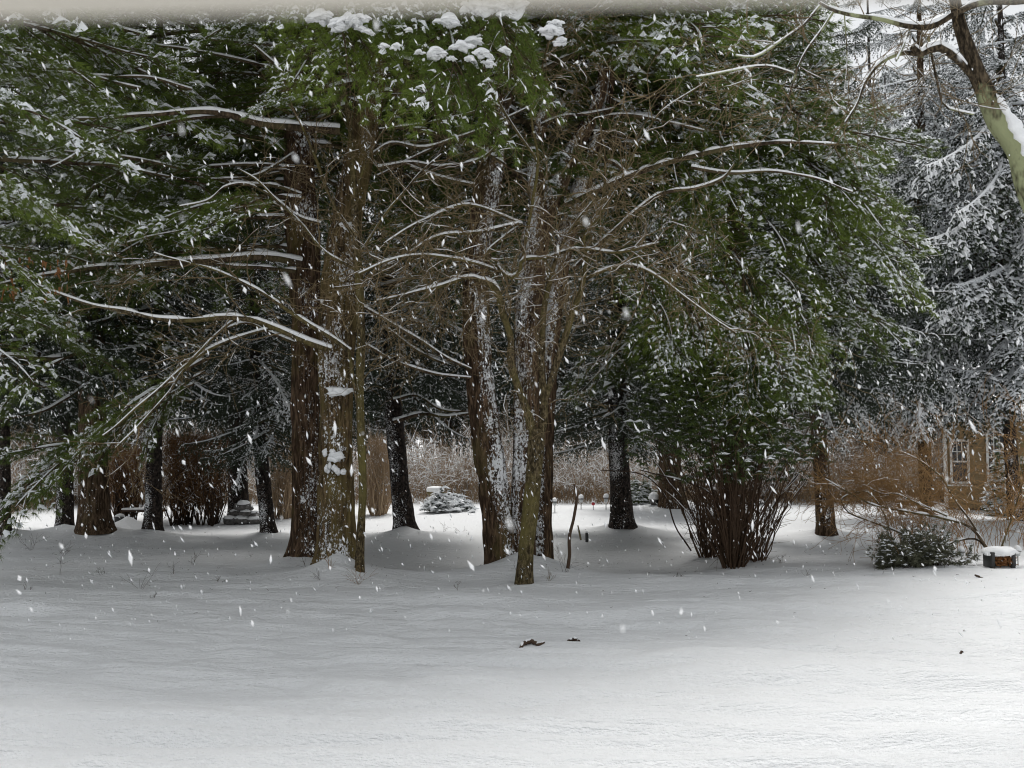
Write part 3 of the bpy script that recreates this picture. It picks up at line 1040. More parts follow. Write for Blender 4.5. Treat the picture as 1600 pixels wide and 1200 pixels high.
boughs(lp, PINE, [(-160, 60, 13, 180, 110, 13.5), (-180, 130, 12.6, 120, 175, 12.8), (-200, 30, 13, 260, 60, 14), (-180, 200, 12.8, 200, 215, 13.2), (-220, 210, 12.4, 60, 330, 12.4),
                  (-180, 260, 13.2, 150, 330, 13.8), (-200, 330, 13, 90, 420, 13.4), (-200, 100, 14, 330, 160, 15), (-150, 0, 14, 330, 20, 15), (-180, 400, 14, 120, 520, 14.5), (-180, 440, 13.6, 60, 610, 13.8)])
boughs(lp, PINE_SNOWY, [(-170, 150, 12.2, 170, 200, 12.0), (-220, 230, 11.8, 90, 290, 11.6), (-200, 90, 12.4, 60, 150, 12.2)])
boughs(lp, PINE_DARK, [(-150, 120, 15, 420, 130, 16), (-150, 250, 15, 330, 290, 16), (-150, 320, 15, 300, 370, 16), (-120, 470, 15.5, 200, 560, 16), (-120, 380, 15.4, 230, 440, 16)])
crown(lp, LPP, 8.5, 14, 36, PINE, 2.8, 4.4)
# the low spray that sweeps down at the left
boughs(t3, PINE_DARK, [(330, 560, 16.5, 60, 770, 14.5), (300, 600, 16.6, 130, 720, 15.2), (240, 650, 16, -40, 800, 14.4), (180, 690, 16, -80, 740, 14.5), (320, 580, 16.8, 200, 700, 15.6), (120, 720, 15.6, -60, 830, 14.6), (100, 560, 16.5, -60, 690, 15.5)])
# boughs that leave the pair leftwards
boughs(pair_front, PINE, [(560, 120, 15.4, 380, 60, 14.2), (560, 160, 15.3, 395, 150, 13.8), (470, 310, 15.4, 170, 350, 14.6), (440, 300, 15.2, 320, 370, 14.0), (540, 60, 15, 430, 130, 13.4), (560, 30, 15, 300, 20, 13.6)])
# the bright bough with heavy pads of snow, top middle
boughs(pair_front, PINE_HANG, [(560, 20, 14.2, 790, 110, 12.2), (560, 0, 14.2, 700, 95, 12.0), (640, -40, 14, 870, 60, 12.4), (540, 40, 13.8, 610, 110, 12.2), (520, 0, 14, 545, 75, 12), (660, -60, 13.8, 830, 40, 12.0), (600, -30, 14, 760, 70, 11.8), (500, -20, 14, 460, 70, 12.4)])
for px, py, w in ((500, 22, 46), (560, 25, 34), (545, 32, 52), (700, 28, 40), (770, 8, 60), (800, 4, 56), (740, 6, 40), (680, 78, 36), (738, 62, 40), (722, 68, 34), (752, 80, 30), (790, 76, 24), (764, 96, 24), (860, 45, 40), (876, 62, 26), (620, 70, 22), (600, 70, 18), (868, 34, 26), (735, 90, 22), (640, 46, 18), (655, 80, 18), (706, 90, 18), (575, 48, 20)):
    hb = MB()
    Yb = 11.9 + RNG.uniform(-.15, .15)
    c0 = at(px, py, Yb)
    W = wid(w, Yb)
    tilt = RNG.uniform(-.25, .35)
    blob(hb, c0, W * .40, W * .32, W * .17, 0, 3, .6, 1.9, .6, drop=.8)
    for k in range(int(3 + w / 10)):
        a = RNG.uniform(0, 6.283)
        c = c0 + np.array((math.cos(a) * W * .36, math.sin(a) * W * .28, -W * RNG.uniform(.02, .16)))
        q = W * RNG.uniform(.10, .17)
        blob(hb, c, q * 1.7, q * .9, q * .6, 0, 2, .5, 2.0, .6, rz=a, drop=.9)
    hb.obj('snow_pad', snow_mat, pair_front)

# ---------------- the full green pine right of the middle
gp = thing('pine_tree', 'full green pine with drooping snow-dabbed boughs above the many stemmed shrub', 'tree', (4.6, 20.2, float(gz(4.6, 20.2))))
GP, GR = smooth_path([(4.6, 20.2, -0.1), (4.7, 20.2, 4), (4.8, 20.2, 9), (4.9, 20.2, 15)], 60, [0.26, 0.22, 0.16, 0.03])
mb = MB()
tube(mb, GP, GR, 20, 0)
mb.obj('trunk', bark_brown, gp)
rows = []
for k in range(54):
    f = RNG.random()
    py = 215 + 370 * f
    edge = np.interp(py, [200, 260, 340, 420, 500, 560, 640], [1290, 1400, 1455, 1460, 1470, 1330, 1290])
    tipx = RNG.uniform(1060, edge)
    b0 = at(np.clip(tipx - RNG.uniform(60, 170), 1020, 1250), py - RNG.uniform(40, 120), 18.6)
    rows.append((np.clip(tipx - RNG.uniform(80, 190), 1010, 1240), py - RNG.uniform(20, 110), RNG.uniform(18.4, 20.2), tipx, py, RNG.uniform(16.8, 18.2)))
for k in range(20):
    tx, ty = RNG.uniform(1060, 1290), RNG.uniform(520, 640)
    rows.append((tx - RNG.uniform(30, 120), ty - RNG.uniform(90, 170), 18.0, tx, ty, RNG.uniform(16.2, 17.0)))
boughs(gp, PINE_HANG + PINE, rows)
boughs(gp, PINE_DARK, [(1150, 420, 20, 960, 520, 18.8), (1150, 460, 20, 940, 590, 19), (1140, 380, 20, 950, 440, 19), (1130, 500, 20, 1000, 640, 19.2), (1150, 540, 20, 1050, 620, 18.8), (1120, 440, 20.4, 900, 620, 20), (1140, 300, 20, 990, 330, 19)])
crown(gp, GP, 7.5, 14.5, 50, PINE, 2.4, 4.2)
# upper band of pine foliage right of the middle
boughs(backc, PINE_DARK, [(950, 60, 17.4, 1120, 60, 16.4), (950, 20, 17.4, 1080, 130, 16.6), (960, 0, 17.4, 1180, 50, 16.4), (955, 100, 17.5, 1140, 150, 17), (950, -40, 17, 1020, 70, 16), (1000, 150, 18, 1240, 210, 18), (980, 120, 18, 1200, 140, 18)])

# snow-laden spruce boughs on the right that hang in front of the rest
right_spruce = CON[9][0]
boughs(right_spruce, SPRUCE_SNOWY, [(1280, 545, 22, 1370, 650, 21), (1270, 590, 22, 1340, 690, 21.2), (1280, 560, 22, 1410, 610, 21.4)], 2.45)
boughs(CON[10][0], SPRUCE_SNOWY, [(1440, 500, 26, 1445, 640, 23.4), (1440, 520, 26, 1500, 600, 24), (1440, 560, 26, 1400, 650, 24.5), (1445, 470, 26, 1540, 560, 24.4)], 2.45)
boughs(CON[11][0], SPRUCE_SNOWY, [(1570, 290, 25, 1450, 330, 22.5), (1570, 330, 25, 1640, 390, 22.5), (1565, 420, 25, 1480, 450, 22.6), (1570, 230, 25, 1500, 290, 22.4), (1572, 260, 25, 1650, 300, 22.4), (1570, 400, 25, 1620, 470, 22.5), (1568, 160, 25, 1460, 220, 23)], 2.45)
boughs(CON[10][0], SPRUCE_SNOWY, [(1440, 330, 27, 1500, 400, 25), (1440, 380, 27, 1380, 440, 25), (1440, 240, 27, 1350, 290, 25), (1440, 180, 27, 1520, 230, 25)], 2.45)
boughs(CON[5][0], SPRUCE_SNOWY, [(400, 560, 22.2, 470, 620, 20.6), (402, 600, 22.2, 340, 560, 20.8), (404, 640, 22.2, 370, 740, 21.2)], 2.45)
boughs(CON[6][0], SPRUCE, [(614, 600, 22.5, 740, 660, 21.5), (616, 590, 22.5, 720, 560, 22)], 2.45)

# ------------------------------------------------------------------ long snowy limbs of the pines
LM = [limb_mat, snow_mat]
for pts, Y, Y2, par in (
    ([(470, 412, 18), (420, 402, 16), (350, 405, 14), (250, 412, 13), (140, 420, 10), (60, 432, 7), (-10, 447, 4)], 16.6, 14.6, pair_back),
    ([(462, 424, 10), (400, 418, 9), (320, 413, 8), (250, 417, 5)], 16.8, 16.0, pair_back),
    ([(530, 205, 20), (470, 200, 18), (400, 192, 16), (360, 180, 16), (310, 174, 12), (240, 178, 9), (160, 184, 7), (20, 190, 5)], 15.4, 13.8, pair_front),
    ([(360, 182, 8), (300, 186, 8), (240, 198, 7), (180, 215, 7), (120, 240, 6), (80, 262, 4)], 14.9, 14.2, pair_front),
    ([(460, 262, 8), (410, 258, 7), (340, 260, 7), (270, 258, 6), (200, 248, 4)], 16.6, 15.4, pair_back),
    ([(470, 305, 9), (430, 292, 8), (370, 286, 8), (310, 272, 7), (250, 255, 6), (190, 244, 5), (100, 236, 3)], 16.4, 14.8, pair_back),
    ([(460, 240, 6), (430, 258, 6), (400, 275, 5), (330, 280, 4)], 16.4, 15.6, pair_back),
    ([(500, 350, 9), (460, 335, 8), (420, 305, 7), (385, 287, 6), (350, 292, 5), (325, 312, 4), (280, 322, 3)], 15.2, 14.2, pair_front),
    ([(450, 315, 5), (400, 322, 5), (350, 328, 4), (320, 345, 4), (290, 358, 3), (200, 378, 3)], 16.0, 15, pair_back),
    ([(590, 262, 9), (640, 255, 9), (690, 262, 9), (750, 250, 7), (790, 215, 5)], 15.6, 15.8, pair_front),
    ([(580, 242, 7), (610, 225, 7), (660, 232, 7), (720, 215, 6), (780, 190, 5), (830, 165, 3)], 15.6, 15.4, pair_front),
    ([(585, 205, 6), (650, 195, 6), (720, 180, 5), (800, 155, 4)], 15.6, 15.2, pair_front),
    ([(590, 275, 5), (640, 252, 6), (680, 230, 6), (700, 222, 5)], 15.8, 15.6, pair_front),
    ([(640, 262, 7), (700, 280, 8), (745, 292, 9)], 16.6, 16.9, lean),
    ([(600, 148, 7), (660, 150, 8), (720, 158, 9), (770, 172, 10)], 16.4, 16.9, lean),
    ([(885, 320, 16), (930, 298, 14), (1000, 268, 12), (1070, 248, 12), (1150, 230, 11), (1220, 222, 8), (1320, 226, 4)], 16.9, 15.6, plast),
    ([(895, 420, 8), (950, 370, 9), (1000, 325, 10), (1040, 302, 9), (1090, 294, 8), (1130, 280, 7), (1148, 255, 4)], 15.2, 14.6, plast),
    ([(1080, 262, 8), (1140, 270, 7), (1200, 268, 6), (1260, 276, 4), (1330, 300, 3)], 16, 15.5, plast),
    ([(930, 185, 7), (980, 180, 7), (1040, 190, 6), (1100, 205, 5)], 16.9, 16.4, plast),
    ([(845, 195, 7), (880, 182, 7), (920, 178, 6), (960, 170, 5)], 16.9, 16.4, plast),
    ([(790, 165, 18), (815, 130, 14), (850, 108, 12), (880, 92, 10), (940, 70, 7), (1040, 60, 4)], 16.8, 15.6, lean),
    ([(930, 245, 10), (965, 260, 9), (990, 285, 7)], 17, 16.6, backc),
    ([(565, 480, 8), (600, 500, 8), (650, 530, 7), (700, 560, 6), (735, 576, 4)], 15.6, 16.4, pair_front),
    ([(600, 510, 6), (650, 548, 6), (700, 570, 5)], 20, 20.4, CON[6][0]),
    ([(570, 540, 8), (620, 565, 7), (680, 585, 6), (735, 590, 4)], 16, 16.6, pair_front),
    ([(615, 660, 9), (660, 648, 8), (700, 652, 6), (760, 640, 4)], 22.4, 21.6, CON[6][0]),
    ([(615, 625, 7), (650, 618, 6), (690, 640, 5), (735, 642, 3)], 22.4, 22, CON[6][0]),
    ([(135, 548, 10), (90, 560, 11), (40, 558, 10), (-20, 556, 8)], 21, 19.5, CON[2][0]),
    ([(140, 600, 7), (100, 625, 7), (60, 645, 6), (0, 655, 5)], 21, 19.5, CON[2][0]),
    ([(60, 580, 6), (30, 595, 6), (-10, 598, 5)], 20, 19.5, CON[2][0]),
    ([(165, 500, 7), (190, 500, 6), (220, 525, 5), (245, 533, 4)], 21, 20.4, CON[2][0]),
    ([(460, 535, 8), (420, 520, 8), (385, 505, 6), (350, 515, 5)], 17, 16.5, pair_back),
    ([(360, 690, 6), (330, 650, 7), (300, 628, 7), (280, 622, 5)], 22, 20.5, CON[3][0]),
    ([(400, 665, 6), (430, 650, 7), (460, 648, 5)], 22, 21.4, CON[5][0]),
    ([(480, 90, 8), (430, 72, 8), (380, 66, 7), (310, 62, 4)], 15.6, 14.4, pair_front),
    ([(440, 110, 7), (370, 92, 6), (300, 78, 5), (230, 70, 4)], 16, 15, pair_back),
    ([(300, 140, 6), (230, 122, 6), (150, 118, 5), (90, 112, 4)], 14.5, 13.8, lp),
    ([(220, 138, 6), (170, 126, 6), (120, 112, 5), (70, 108, 4)], 14.2, 13.8, lp),
    ([(230, 60, 10), (180, 42, 9), (130, 22, 8), (80, 0, 6)], 14, 13.6, lp),
    ([(480, 130, 8), (430, 100, 7), (395, 70, 6)], 14.6, 13.8, pair_front),
):
    o, Pp, Rr = limb(pts, Y, LM, par, 'branch', Y2)

# ------------------------------------------------------------------ bare deciduous trees
def twiggy(label, name, trunk, Y, limbs, mats, loc, grow_n, seed, cat='tree', group=None, **kw):
    """trunk and limbs drawn through pixels, fine twigs grown from the limbs"""
    rng = np.random.default_rng(seed)
    t = thing(name, label, cat, loc, group)
    o, TP, TR = trunk_mesh(trunk, Y, 'trunk', mats[0], t, 32, 0.2, 0.35, 0.04, fl_h=0.12, cracks=8)
    tw = MB()
    for pts, Y2, n in limbs:
        o, Pp, Rr = limb(pts, Y, [mats[0], snow_mat], t, 'branch', Y2, kw.get('lk', 1.0), 10)
        for k in range(int(n * kw.get('mult', 1))):
            i = int(len(Pp) * rng.uniform(0.15, 0.99))
            i = min(i, len(Pp) - 2)
            ax = norm(Pp[i + 1] - Pp[i])
            side = norm(np.cross(ax, rng.normal(0, 1, 3)))
            d = norm(ax * 0.7 + side * rng.uniform(0.5, 1.0))
            grow(tw, Pp[i], d, rng.uniform(*kw.get('len', (0.6, 1.7))), min(Rr[i] * 0.6, kw.get('rmax', 0.011)), grow_n, rng, 0.8, kw.get('wander', 0.26), kw.get('up', 0.02), kw.get('kids', (6, 5, 3)), kw.get('snow', 0.35))
    tw.obj('twigs', [mats[1], snow_mat], t)
    return t


sap = twiggy('slender green mossy sapling growing against the right side of the thick mossy pine', 'sapling',
             [(561, 905, 15), (563, 850, 13), (567, 760, 13), (564, 680, 13), (562, 600, 13), (564, 520, 13), (561, 440, 13), (556, 370, 13), (553, 300, 11), (550, 230, 9), (541, 150, 7), (532, 105, 5)], 15.0,
             [([(560, 640, 8), (554, 605, 9), (548, 565, 9), (543, 530, 8), (548, 500, 6)], 15.0, 3),
              ([(545, 548, 11), (520, 530, 10), (480, 505, 9), (440, 478, 8), (400, 452, 7), (350, 428, 6), (328, 420, 5), (270, 405, 4), (240, 396, 3)], 14.2, 10),
              ([(516, 548, 14), (480, 536, 13), (430, 514, 12), (385, 499, 12), (320, 499, 11), (250, 498, 10), (190, 486, 8), (130, 472, 6), (70, 450, 4), (40, 436, 3)], 13.6, 12),
              ([(400, 500, 6), (370, 500, 6), (340, 522, 6), (300, 562, 6), (250, 605, 6), (200, 650, 5), (160, 680, 4)], 13.8, 6),
              ([(440, 510, 6), (385, 524, 7), (330, 545, 7), (290, 575, 6), (260, 620, 6), (215, 668, 5), (180, 700, 3)], 14.0, 6),
              ([(556, 372, 9), (530, 335, 9), (505, 280, 8), (485, 225, 7), (462, 175, 5), (450, 155, 4)], 14.6, 8),
              ([(556, 420, 7), (510, 395, 6), (470, 350, 5), (430, 310, 5), (400, 280, 4), (370, 262, 3)], 14.3, 9),
              ([(555, 300, 7), (575, 250, 6), (610, 190, 5), (640, 150, 4), (660, 110, 3)], 14.8, 8),
              ([(560, 400, 6), (600, 340, 5), (640, 290, 5), (690, 240, 4)], 14.6, 8),
              ([(552, 260, 5), (545, 200, 4), (520, 160, 4), (505, 120, 3)], 14.8, 6)],
             (bark_moss, twig_mat), gpt(561, 905), 2, 3, kids=(5, 4, 3), len=(0.5, 1.3))

moss = twiggy('crooked olive mossy tree in front of the middle clump, forking low into curling limbs', 'bare_tree',
              [(818, 920, 27), (821, 880, 25), (826, 820, 25), (833, 750, 25), (838, 700, 27), (840, 670, 24)], 14.7,
              [([(839, 690, 22), (826, 650, 20), (810, 605, 19), (798, 565, 18), (797, 525, 17), (786, 490, 17), (778, 462, 18), (765, 445, 17), (752, 440, 11), (735, 434, 8), (690, 446, 8), (640, 460, 6), (590, 470, 4)], 14.3, 14),
               ([(765, 448, 10), (778, 430, 9), (776, 415, 9), (784, 428, 9), (800, 435, 10), (812, 425, 10), (816, 408, 10), (836, 404, 8), (852, 406, 7)], 14.4, 8),
               ([(770, 440, 8), (760, 400, 8), (790, 370, 8), (815, 350, 7), (800, 352, 8), (770, 360, 7), (740, 365, 7), (690, 370, 7), (640, 395, 6), (600, 420, 4)], 14.2, 14),
               ([(840, 690, 22), (850, 650, 20), (848, 600, 17), (846, 540, 15), (850, 480, 14), (862, 430, 12), (872, 400, 9), (890, 360, 7), (930, 310, 5)], 14.6, 14),
               ([(848, 640, 18), (862, 590, 17), (878, 545, 16), (893, 490, 15), (908, 450, 13), (916, 410, 11), (912, 370, 8), (940, 320, 7), (945, 250, 6), (938, 190, 4)], 14.6, 16),
               ([(905, 440, 8), (950, 420, 7), (990, 415, 6), (1040, 440, 5), (1090, 480, 4), (1150, 520, 3)], 14.2, 9),
               ([(816, 405, 8), (830, 330, 8), (840, 240, 7), (830, 180, 6), (845, 110, 5), (870, 20, 4)], 14.2, 14),
               ([(846, 405, 7), (900, 390, 7), (970, 395, 6), (1030, 380, 5)], 13.9, 12),
               ([(800, 432, 7), (740, 410, 6), (680, 400, 6), (620, 405, 5), (560, 430, 4)], 13.8, 12),
               ([(912, 372, 6), (960, 300, 6), (1000, 220, 5), (1040, 170, 4), (1100, 130, 3)], 14.2, 12),
               ([(838, 250, 6), (790, 180, 6), (750, 90, 5), (720, 30, 3)], 14.0, 9),
               ([(815, 350, 6), (730, 320, 6), (670, 340, 5), (600, 380, 4)], 13.8, 10)],
              (bark_moss, twig_mat), gpt(818, 920), 2, 7, kids=(6, 4, 3), len=(0.7, 2.0), rmax=0.009, snow=0.4, mult=1.4, wander=.38, up=-.05)

# lichen-covered tree that leans in from the right
lt = twiggy('lichen-covered leaning tree at the upper right, snow along its trunk and crooked limbs', 'bare_tree',
            [(1760, 1062, 70), (1720, 800, 56), (1690, 600, 46), (1648, 400, 42), (1606, 285, 37), (1585, 225, 35), (1556, 185, 33), (1538, 140, 30), (1519, 95, 26), (1502, 45, 21), (1490, -10, 16), (1470, -120, 14)], 9.0,
            [([(1520, 125, 24), (1490, 92, 25), (1462, 76, 24), (1440, 88, 20), (1424, 76, 20)], 8.9, 3),
             ([(1440, 85, 16), (1410, 82, 14), (1378, 100, 11), (1352, 132, 10), (1340, 162, 9), (1322, 190, 6)], 8.6, 5),
             ([(1640, -10, 26), (1590, 3, 25), (1535, 6, 24), (1495, 22, 22), (1455, 44, 20), (1418, 44, 16), (1380, 34, 14), (1340, 26, 13), (1300, 14, 11), (1280, 4, 9)], 8.7, 10),
             ([(1302, 16, 9), (1280, 50, 8), (1258, 85, 8), (1240, 120, 7), (1226, 160, 6), (1218, 190, 5)], 8.6, 7),
             ([(1285, 8, 8), (1255, 38, 6), (1220, 62, 6), (1178, 88, 6), (1150, 88, 4)], 8.7, 5),
             ([(1420, 44, 9), (1412, 70, 7), (1400, 95, 6)], 8.6, 3),
             ([(1318, 20, 5), (1322, 90, 4), (1318, 150, 3)], 8.6, 4),
             ([(1450, 60, 8), (1465, 130, 8), (1475, 165, 6), (1520, 178, 5)], 8.8, 4),
             ([(1240, 115, 6), (1200, 105, 5), (1150, 110, 5), (1090, 120, 4)], 8.8, 5)],
            (bark_lichen, twig_mat), (5.76, 9.0, float(gz(5.76, 9.0))), 2, 17, kids=(4, 3), len=(0.25, 0.8), rmax=0.006, snow=0.35, lk=.72, mult=.8)
# the snow lying on the leaning trunk's upper side
mb = MB()
Pq, Rq = smooth_path([at(a, b, 8.93) for a, b in ((1640, 380), (1600, 262), (1575, 218), (1548, 172), (1540, 158))], 40, [wid(34, 9) / 2, wid(34, 9) / 2, wid(28, 9) / 2, wid(14, 9) / 2, 0.002])
Pq = Pq + np.array((0.085, -0.03, 0.065))
Rq = Rq * .62 * (0.6 + 0.9 * noise2(np.arange(40) * .9, 3.0, 2))
tube(mb, Pq, Rq, 9, 0)
mb.obj('snow_strip', snow_mat, lt)


# ------------------------------------------------------------------ the many-stemmed evergreen shrub
def big_shrub():
    rng = np.random.default_rng(44)
    base = gpt(1140, 882)
    t = thing('evergreen_shrub', 'big many stemmed evergreen shrub with bare fanned stems and leafy top', 'shrub', base)
    tips = []
    crown_c = np.array((base[0], base[1], base[2]))
    for cx, cy, n, sp in ((1145, 880, 95, 1.15), (1105, 862, 50, 0.95), (1180, 868, 36, .95)):
        b = gpt(cx, cy)
        mb = MB()
        for i in range(n):
            a = rng.uniform(0, 6.283)
            rad = rng.uniform(0, 0.2)
            p0 = b + np.array((math.cos(a) * rad, math.sin(a) * rad, -0.05))
            lean_ = rng.uniform(0.2, 0.9) * sp
            H = rng.uniform(1.3, 3.0)
            tip = p0 + np.array((math.cos(a) * lean_ * H * 0.8, math.sin(a) * lean_ * H * 0.6, H))
            mid = p0 + (tip - p0) * 0.45 + np.array((rng.normal(0, .06), rng.normal(0, .06), 0.12))
            P, R = smooth_path([p0, mid, tip], 12, [rng.uniform(0.009, 0.017), 0.009, 0.004])
            P[1:] += rng.normal(0, 0.012, (11, 3))
            tube(mb, P, R, 4, 0)
            snow_ridge(mb, P, R, 1, 0.3, 1, rng, 4)
            tips.append(P[-1])
            for k in range(4):
                j = rng.integers(4, 11)
                d = norm((P[j] - P[j - 1]) * 1.0 + rng.normal(0, 0.05, 3))
                q = P[j] + norm(d + rng.normal(0, 0.45, 3)) * rng.uniform(0.25, 0.6)
                tube(mb, np.array([P[j], (P[j] + q) / 2 + rng.normal(0, .02, 3), q]), [0.006, 0.004, 0.003], 3, 0)
                tips.append(q)
            # short dead twigs low on the stems
            for rep in range(3):
                j = rng.integers(1, 7)
                q = P[j] + norm(rng.normal(0, 1, 3) + np.array((0, 0, .6))) * rng.uniform(0.15, 0.45)
                tube(mb, np.array([P[j], (P[j] + q) / 2 + rng.normal(0, .03, 3), q]), [0.004, 0.003, 0.002], 3, 0)
        mb.obj('stem_cluster', [stem_brown, snow_mat], t)
    tips = np.array([p for p in tips if p[2] > base[2] + 1.55])
    # leaf whorls about the tips and through the leafy volume
    cen = []
    for k in range(2300):
        a = rng.uniform(0, 6.283)
        u = rng.random() ** 0.5
        z = rng.uniform(1.75, 3.6)
        rx = np.interp(z, [1.6, 2.1, 2.9, 3.7], [1.3, 1.75, 1.75, 1.3])
        x, y = math.cos(a) * u * rx, math.sin(a) * u * rx * 0.7
        if noise3(x * 1.5 + 5, y * 1.5, z * 1.5, 8) > 0.36 and z > 1.8 + 0.45 * (noise2(x * 1.6, y * 1.6, 4) - 0.3):
            cen.append((base[0] - 0.05 + x, base[1] + y + 0.1, base[2] + z))
    cen = np.concatenate([np.array(cen), tips])
    mb = MB()
    K = 8
    N = len(cen)
    ang = np.arange(K)[None, :] * (6.283 / K) + rng.uniform(0, 6, (N, 1))
    el = rng.uniform(-0.75, 0.25, (N, K))
    D = np.stack([np.cos(ang) * np.cos(el), np.sin(ang) * np.cos(el), np.sin(el)], -1).reshape(-1, 3)
    C = np.repeat(cen, K, 0)
    l = rng.uniform(0.07, 0.13, (N * K, 1))
    S = norm(np.cross(D, np.array((0, 0, 1.0)))) * 0.019
    V = np.stack([C + D * 0.01, C + D * l * 0.5 + S, C + D * l - np.array((0, 0, 0.02)), C + D * l * 0.5 - S], 1).reshape(-1, 3)
    mb.add(V, q=np.arange(N * K * 4).reshape(-1, 4), m=0)
    pk = rng.random(N) < 0.20
    caps(mb, cen[pk] + np.array((0, 0, 0.02)), 0.05 * (0.6 + 0.8 * rng.random(pk.sum())), 1, rng, 8, 0.6)
    mb.obj('leaves', [leaf_mat, snow_soft], t, False)
    # low arching bare shoots
    mb = MB()
    for pts in ([(1180, 860, 5), (1200, 810, 5), (1225, 770, 4), (1255, 735, 3)], [(1080, 860, 4), (1060, 830, 4), (1035, 770, 3), (1000, 740, 3), (940, 735, 2)], [(1150, 800, 4), (1090, 760, 4), (1000, 735, 3)]):
        limb(pts, 18.0, None, None, mb=mb, Y2=17.5, sides=5, cover=0.4)
    mb.obj('bare_shoot', [twig_dark, snow_mat], t)


big_shrub()

# ------------------------------------------------------------------ background: brush, hedge, far wood
def ribbons(mb, P0, D, L, W, rng, m=0, bend=0.25, seg=3):
    """flat tapering twigs, two faces to a segment"""
    N = len(P0)
    s = norm(np.cross(D, rng.normal(0, 1, (N, 3)))) * W[:, None]
    b = rng.normal(0, bend, (N, 3))
    rows = []
    for k in range(seg + 1):
        f = k / seg
        c = P0 + D * (L * f)[:, None] + b * (L * f * f)[:, None]
        w = s * (1 - 0.75 * f)
        rows += [c - w / 2, c + w / 2]
    V = np.stack(rows, 1)
    n = 2 * (seg + 1)
    base = np.arange(N)[:, None, None] * n
    q = np.array([[2 * k, 2 * k + 1, 2 * k + 3, 2 * k + 2] for k in range(seg)])[None]
    mb.add(V.reshape(-1, 3), q=(base + q).reshape(-1, 4), m=m)
    return P0 + D * L[:, None] + b * L[:, None]


def brush(name, label, boxes, n, h, mats, seed, wid_=0.014, snow=0.5, kind='stuff', cat='brush', tilt=0.35):
    """a thicket: stems from the ground plus side twigs, part of them lined with snow"""
    rng = np.random.default_rng(seed)
    mb = MB()
    tot = sum((b[1] - b[0]) * (b[3] - b[2]) for b in boxes)
    for x0, x1, y0, y1, hs in boxes:
        k = int(n * (x1 - x0) * (y1 - y0) / tot)
        x, y = rng.uniform(x0, x1, k), rng.uniform(y0, y1, k)
        clump = noise2(x * 0.55 + seed, y * 0.55, 17)
        z = gz(x, y)
        D = norm(np.stack([rng.normal(0, tilt, k), rng.normal(0, tilt, k), np.ones(k)], -1))
        H = h * hs * (0.45 + 0.75 * clump) * rng.uniform(0.6, 1.1, k)
        P0 = np.stack([x, y, z], -1)
        ribbons(mb, P0, D, H, np.full(k, wid_), rng, 0, 0.25)
        for rep in range(4):
            f = rng.uniform(0.25, 1.0, k)
            Q = P0 + D * (H * f)[:, None]
            d2 = norm(D + rng.normal(0, 0.65, (k, 3)))
            l2 = H * rng.uniform(0.15, 0.4, k)
            ribbons(mb, Q, d2, l2, np.full(k, wid_ * 0.6), rng, 0, 0.3, 2)
            pk = rng.random(k) < snow
            d3 = d2[pk] * np.array((1, 1, 0.55))
            V0 = Q[pk] + np.array((0, 0, 0.012))
            ribbons(mb, V0, norm(d3), l2[pk] * 0.8, np.full(pk.sum(), wid_ * 1.1), rng, 1, 0.25, 2)
    return tag(mb.obj(name, mats, None, False), label, cat, kind=kind)


brush('brush', 'snow-dusted tan brushwood thicket closing the far side of the clearing', [(-16, 17, 33.5, 39.0, 1.0), (-26, -15, 29, 35, 1.0)], 8800, 2.9, [twig_brown, snow_soft], 5, 0.022, 0.95)
# the far wood: bare stems and limbs that fade into the light behind
brush('far_wood', 'distant bare wood of pale stems rising behind the brush', [(-45, 45, 46, 62, 1.0)], 2600, 11, [twig_brown, snow_soft], 6, 0.06, 0.6, tilt=0.12)


def hedge(label, cx0, cx1, Y, h, seed, dens=1500, m=None):
    rng = np.random.default_rng(seed)
    x0, x1 = (cx0 - 800) / FPX * Y, (cx1 - 800) / FPX * Y
    xm = (x0 + x1) / 2
    t = thing('hedge_shrub', label, 'shrub', (xm, Y, float(gz(xm, Y))), None)
    mb = MB()
    for k in range(26):
        x, y = rng.uniform(x0 + 0.15, x1 - 0.15), Y + rng.uniform(-.45, .45)
        z = float(gz(x, y)) - 0.05
        for j in range(4):
            P, R = smooth_path([(x, y, z), (x + rng.normal(0, .12), y + rng.normal(0, .1), z + h * .4), (x + rng.normal(0, .3), y + rng.normal(0, .25), z + h * rng.uniform(.75, 1))], 8, [0.018, .012, .005])
            tube(mb, P, R, 4, 0)
    mb.obj('stems', m or twig_dark, t)
    mb = MB()
    n = dens * 3
    P0 = np.stack([rng.uniform(x0, x1, n), Y + rng.uniform(-.55, .55, n), 0.15 + h * rng.random(n) ** 0.65], -1)
    D = norm(np.stack([rng.normal(0, .5, n), rng.normal(0, .5, n), np.full(n, 0.8)], -1))
    ribbons(mb, P0, D, rng.uniform(.15, .4, n), np.full(n, .013), rng, 0, .3, 2)
    pk = rng.random(n) < 0.16
    ribbons(mb, P0[pk] + np.array((0, 0, .01)), norm(D[pk] * np.array((1, 1, .4))), rng.uniform(.06, .2, pk.sum()), np.full(pk.sum(), .012), rng, 1, .3, 1)
    mb.obj('twigs', [m or hedge_mat, snow_soft], t, False)
    return t


hedge('dense reddish brown clipped hedge between the black spruce trunk and the stone pile', 262, 352, 25.5, 2.1, 12, 2300)
hedge('thin brown hedge shrub left of the black spruce trunk', 172, 222, 26.5, 1.8, 13, 1000)
hedge('brown and green hedge shrub showing just left of the pair of big pines', 425, 466, 27.5, 2.1, 14, 900, twig_brown)
hedge('yellow brown hedge shrub showing just right of the pair of big pines', 572, 610, 28.5, 2.0, 15, 900, twig_brown)


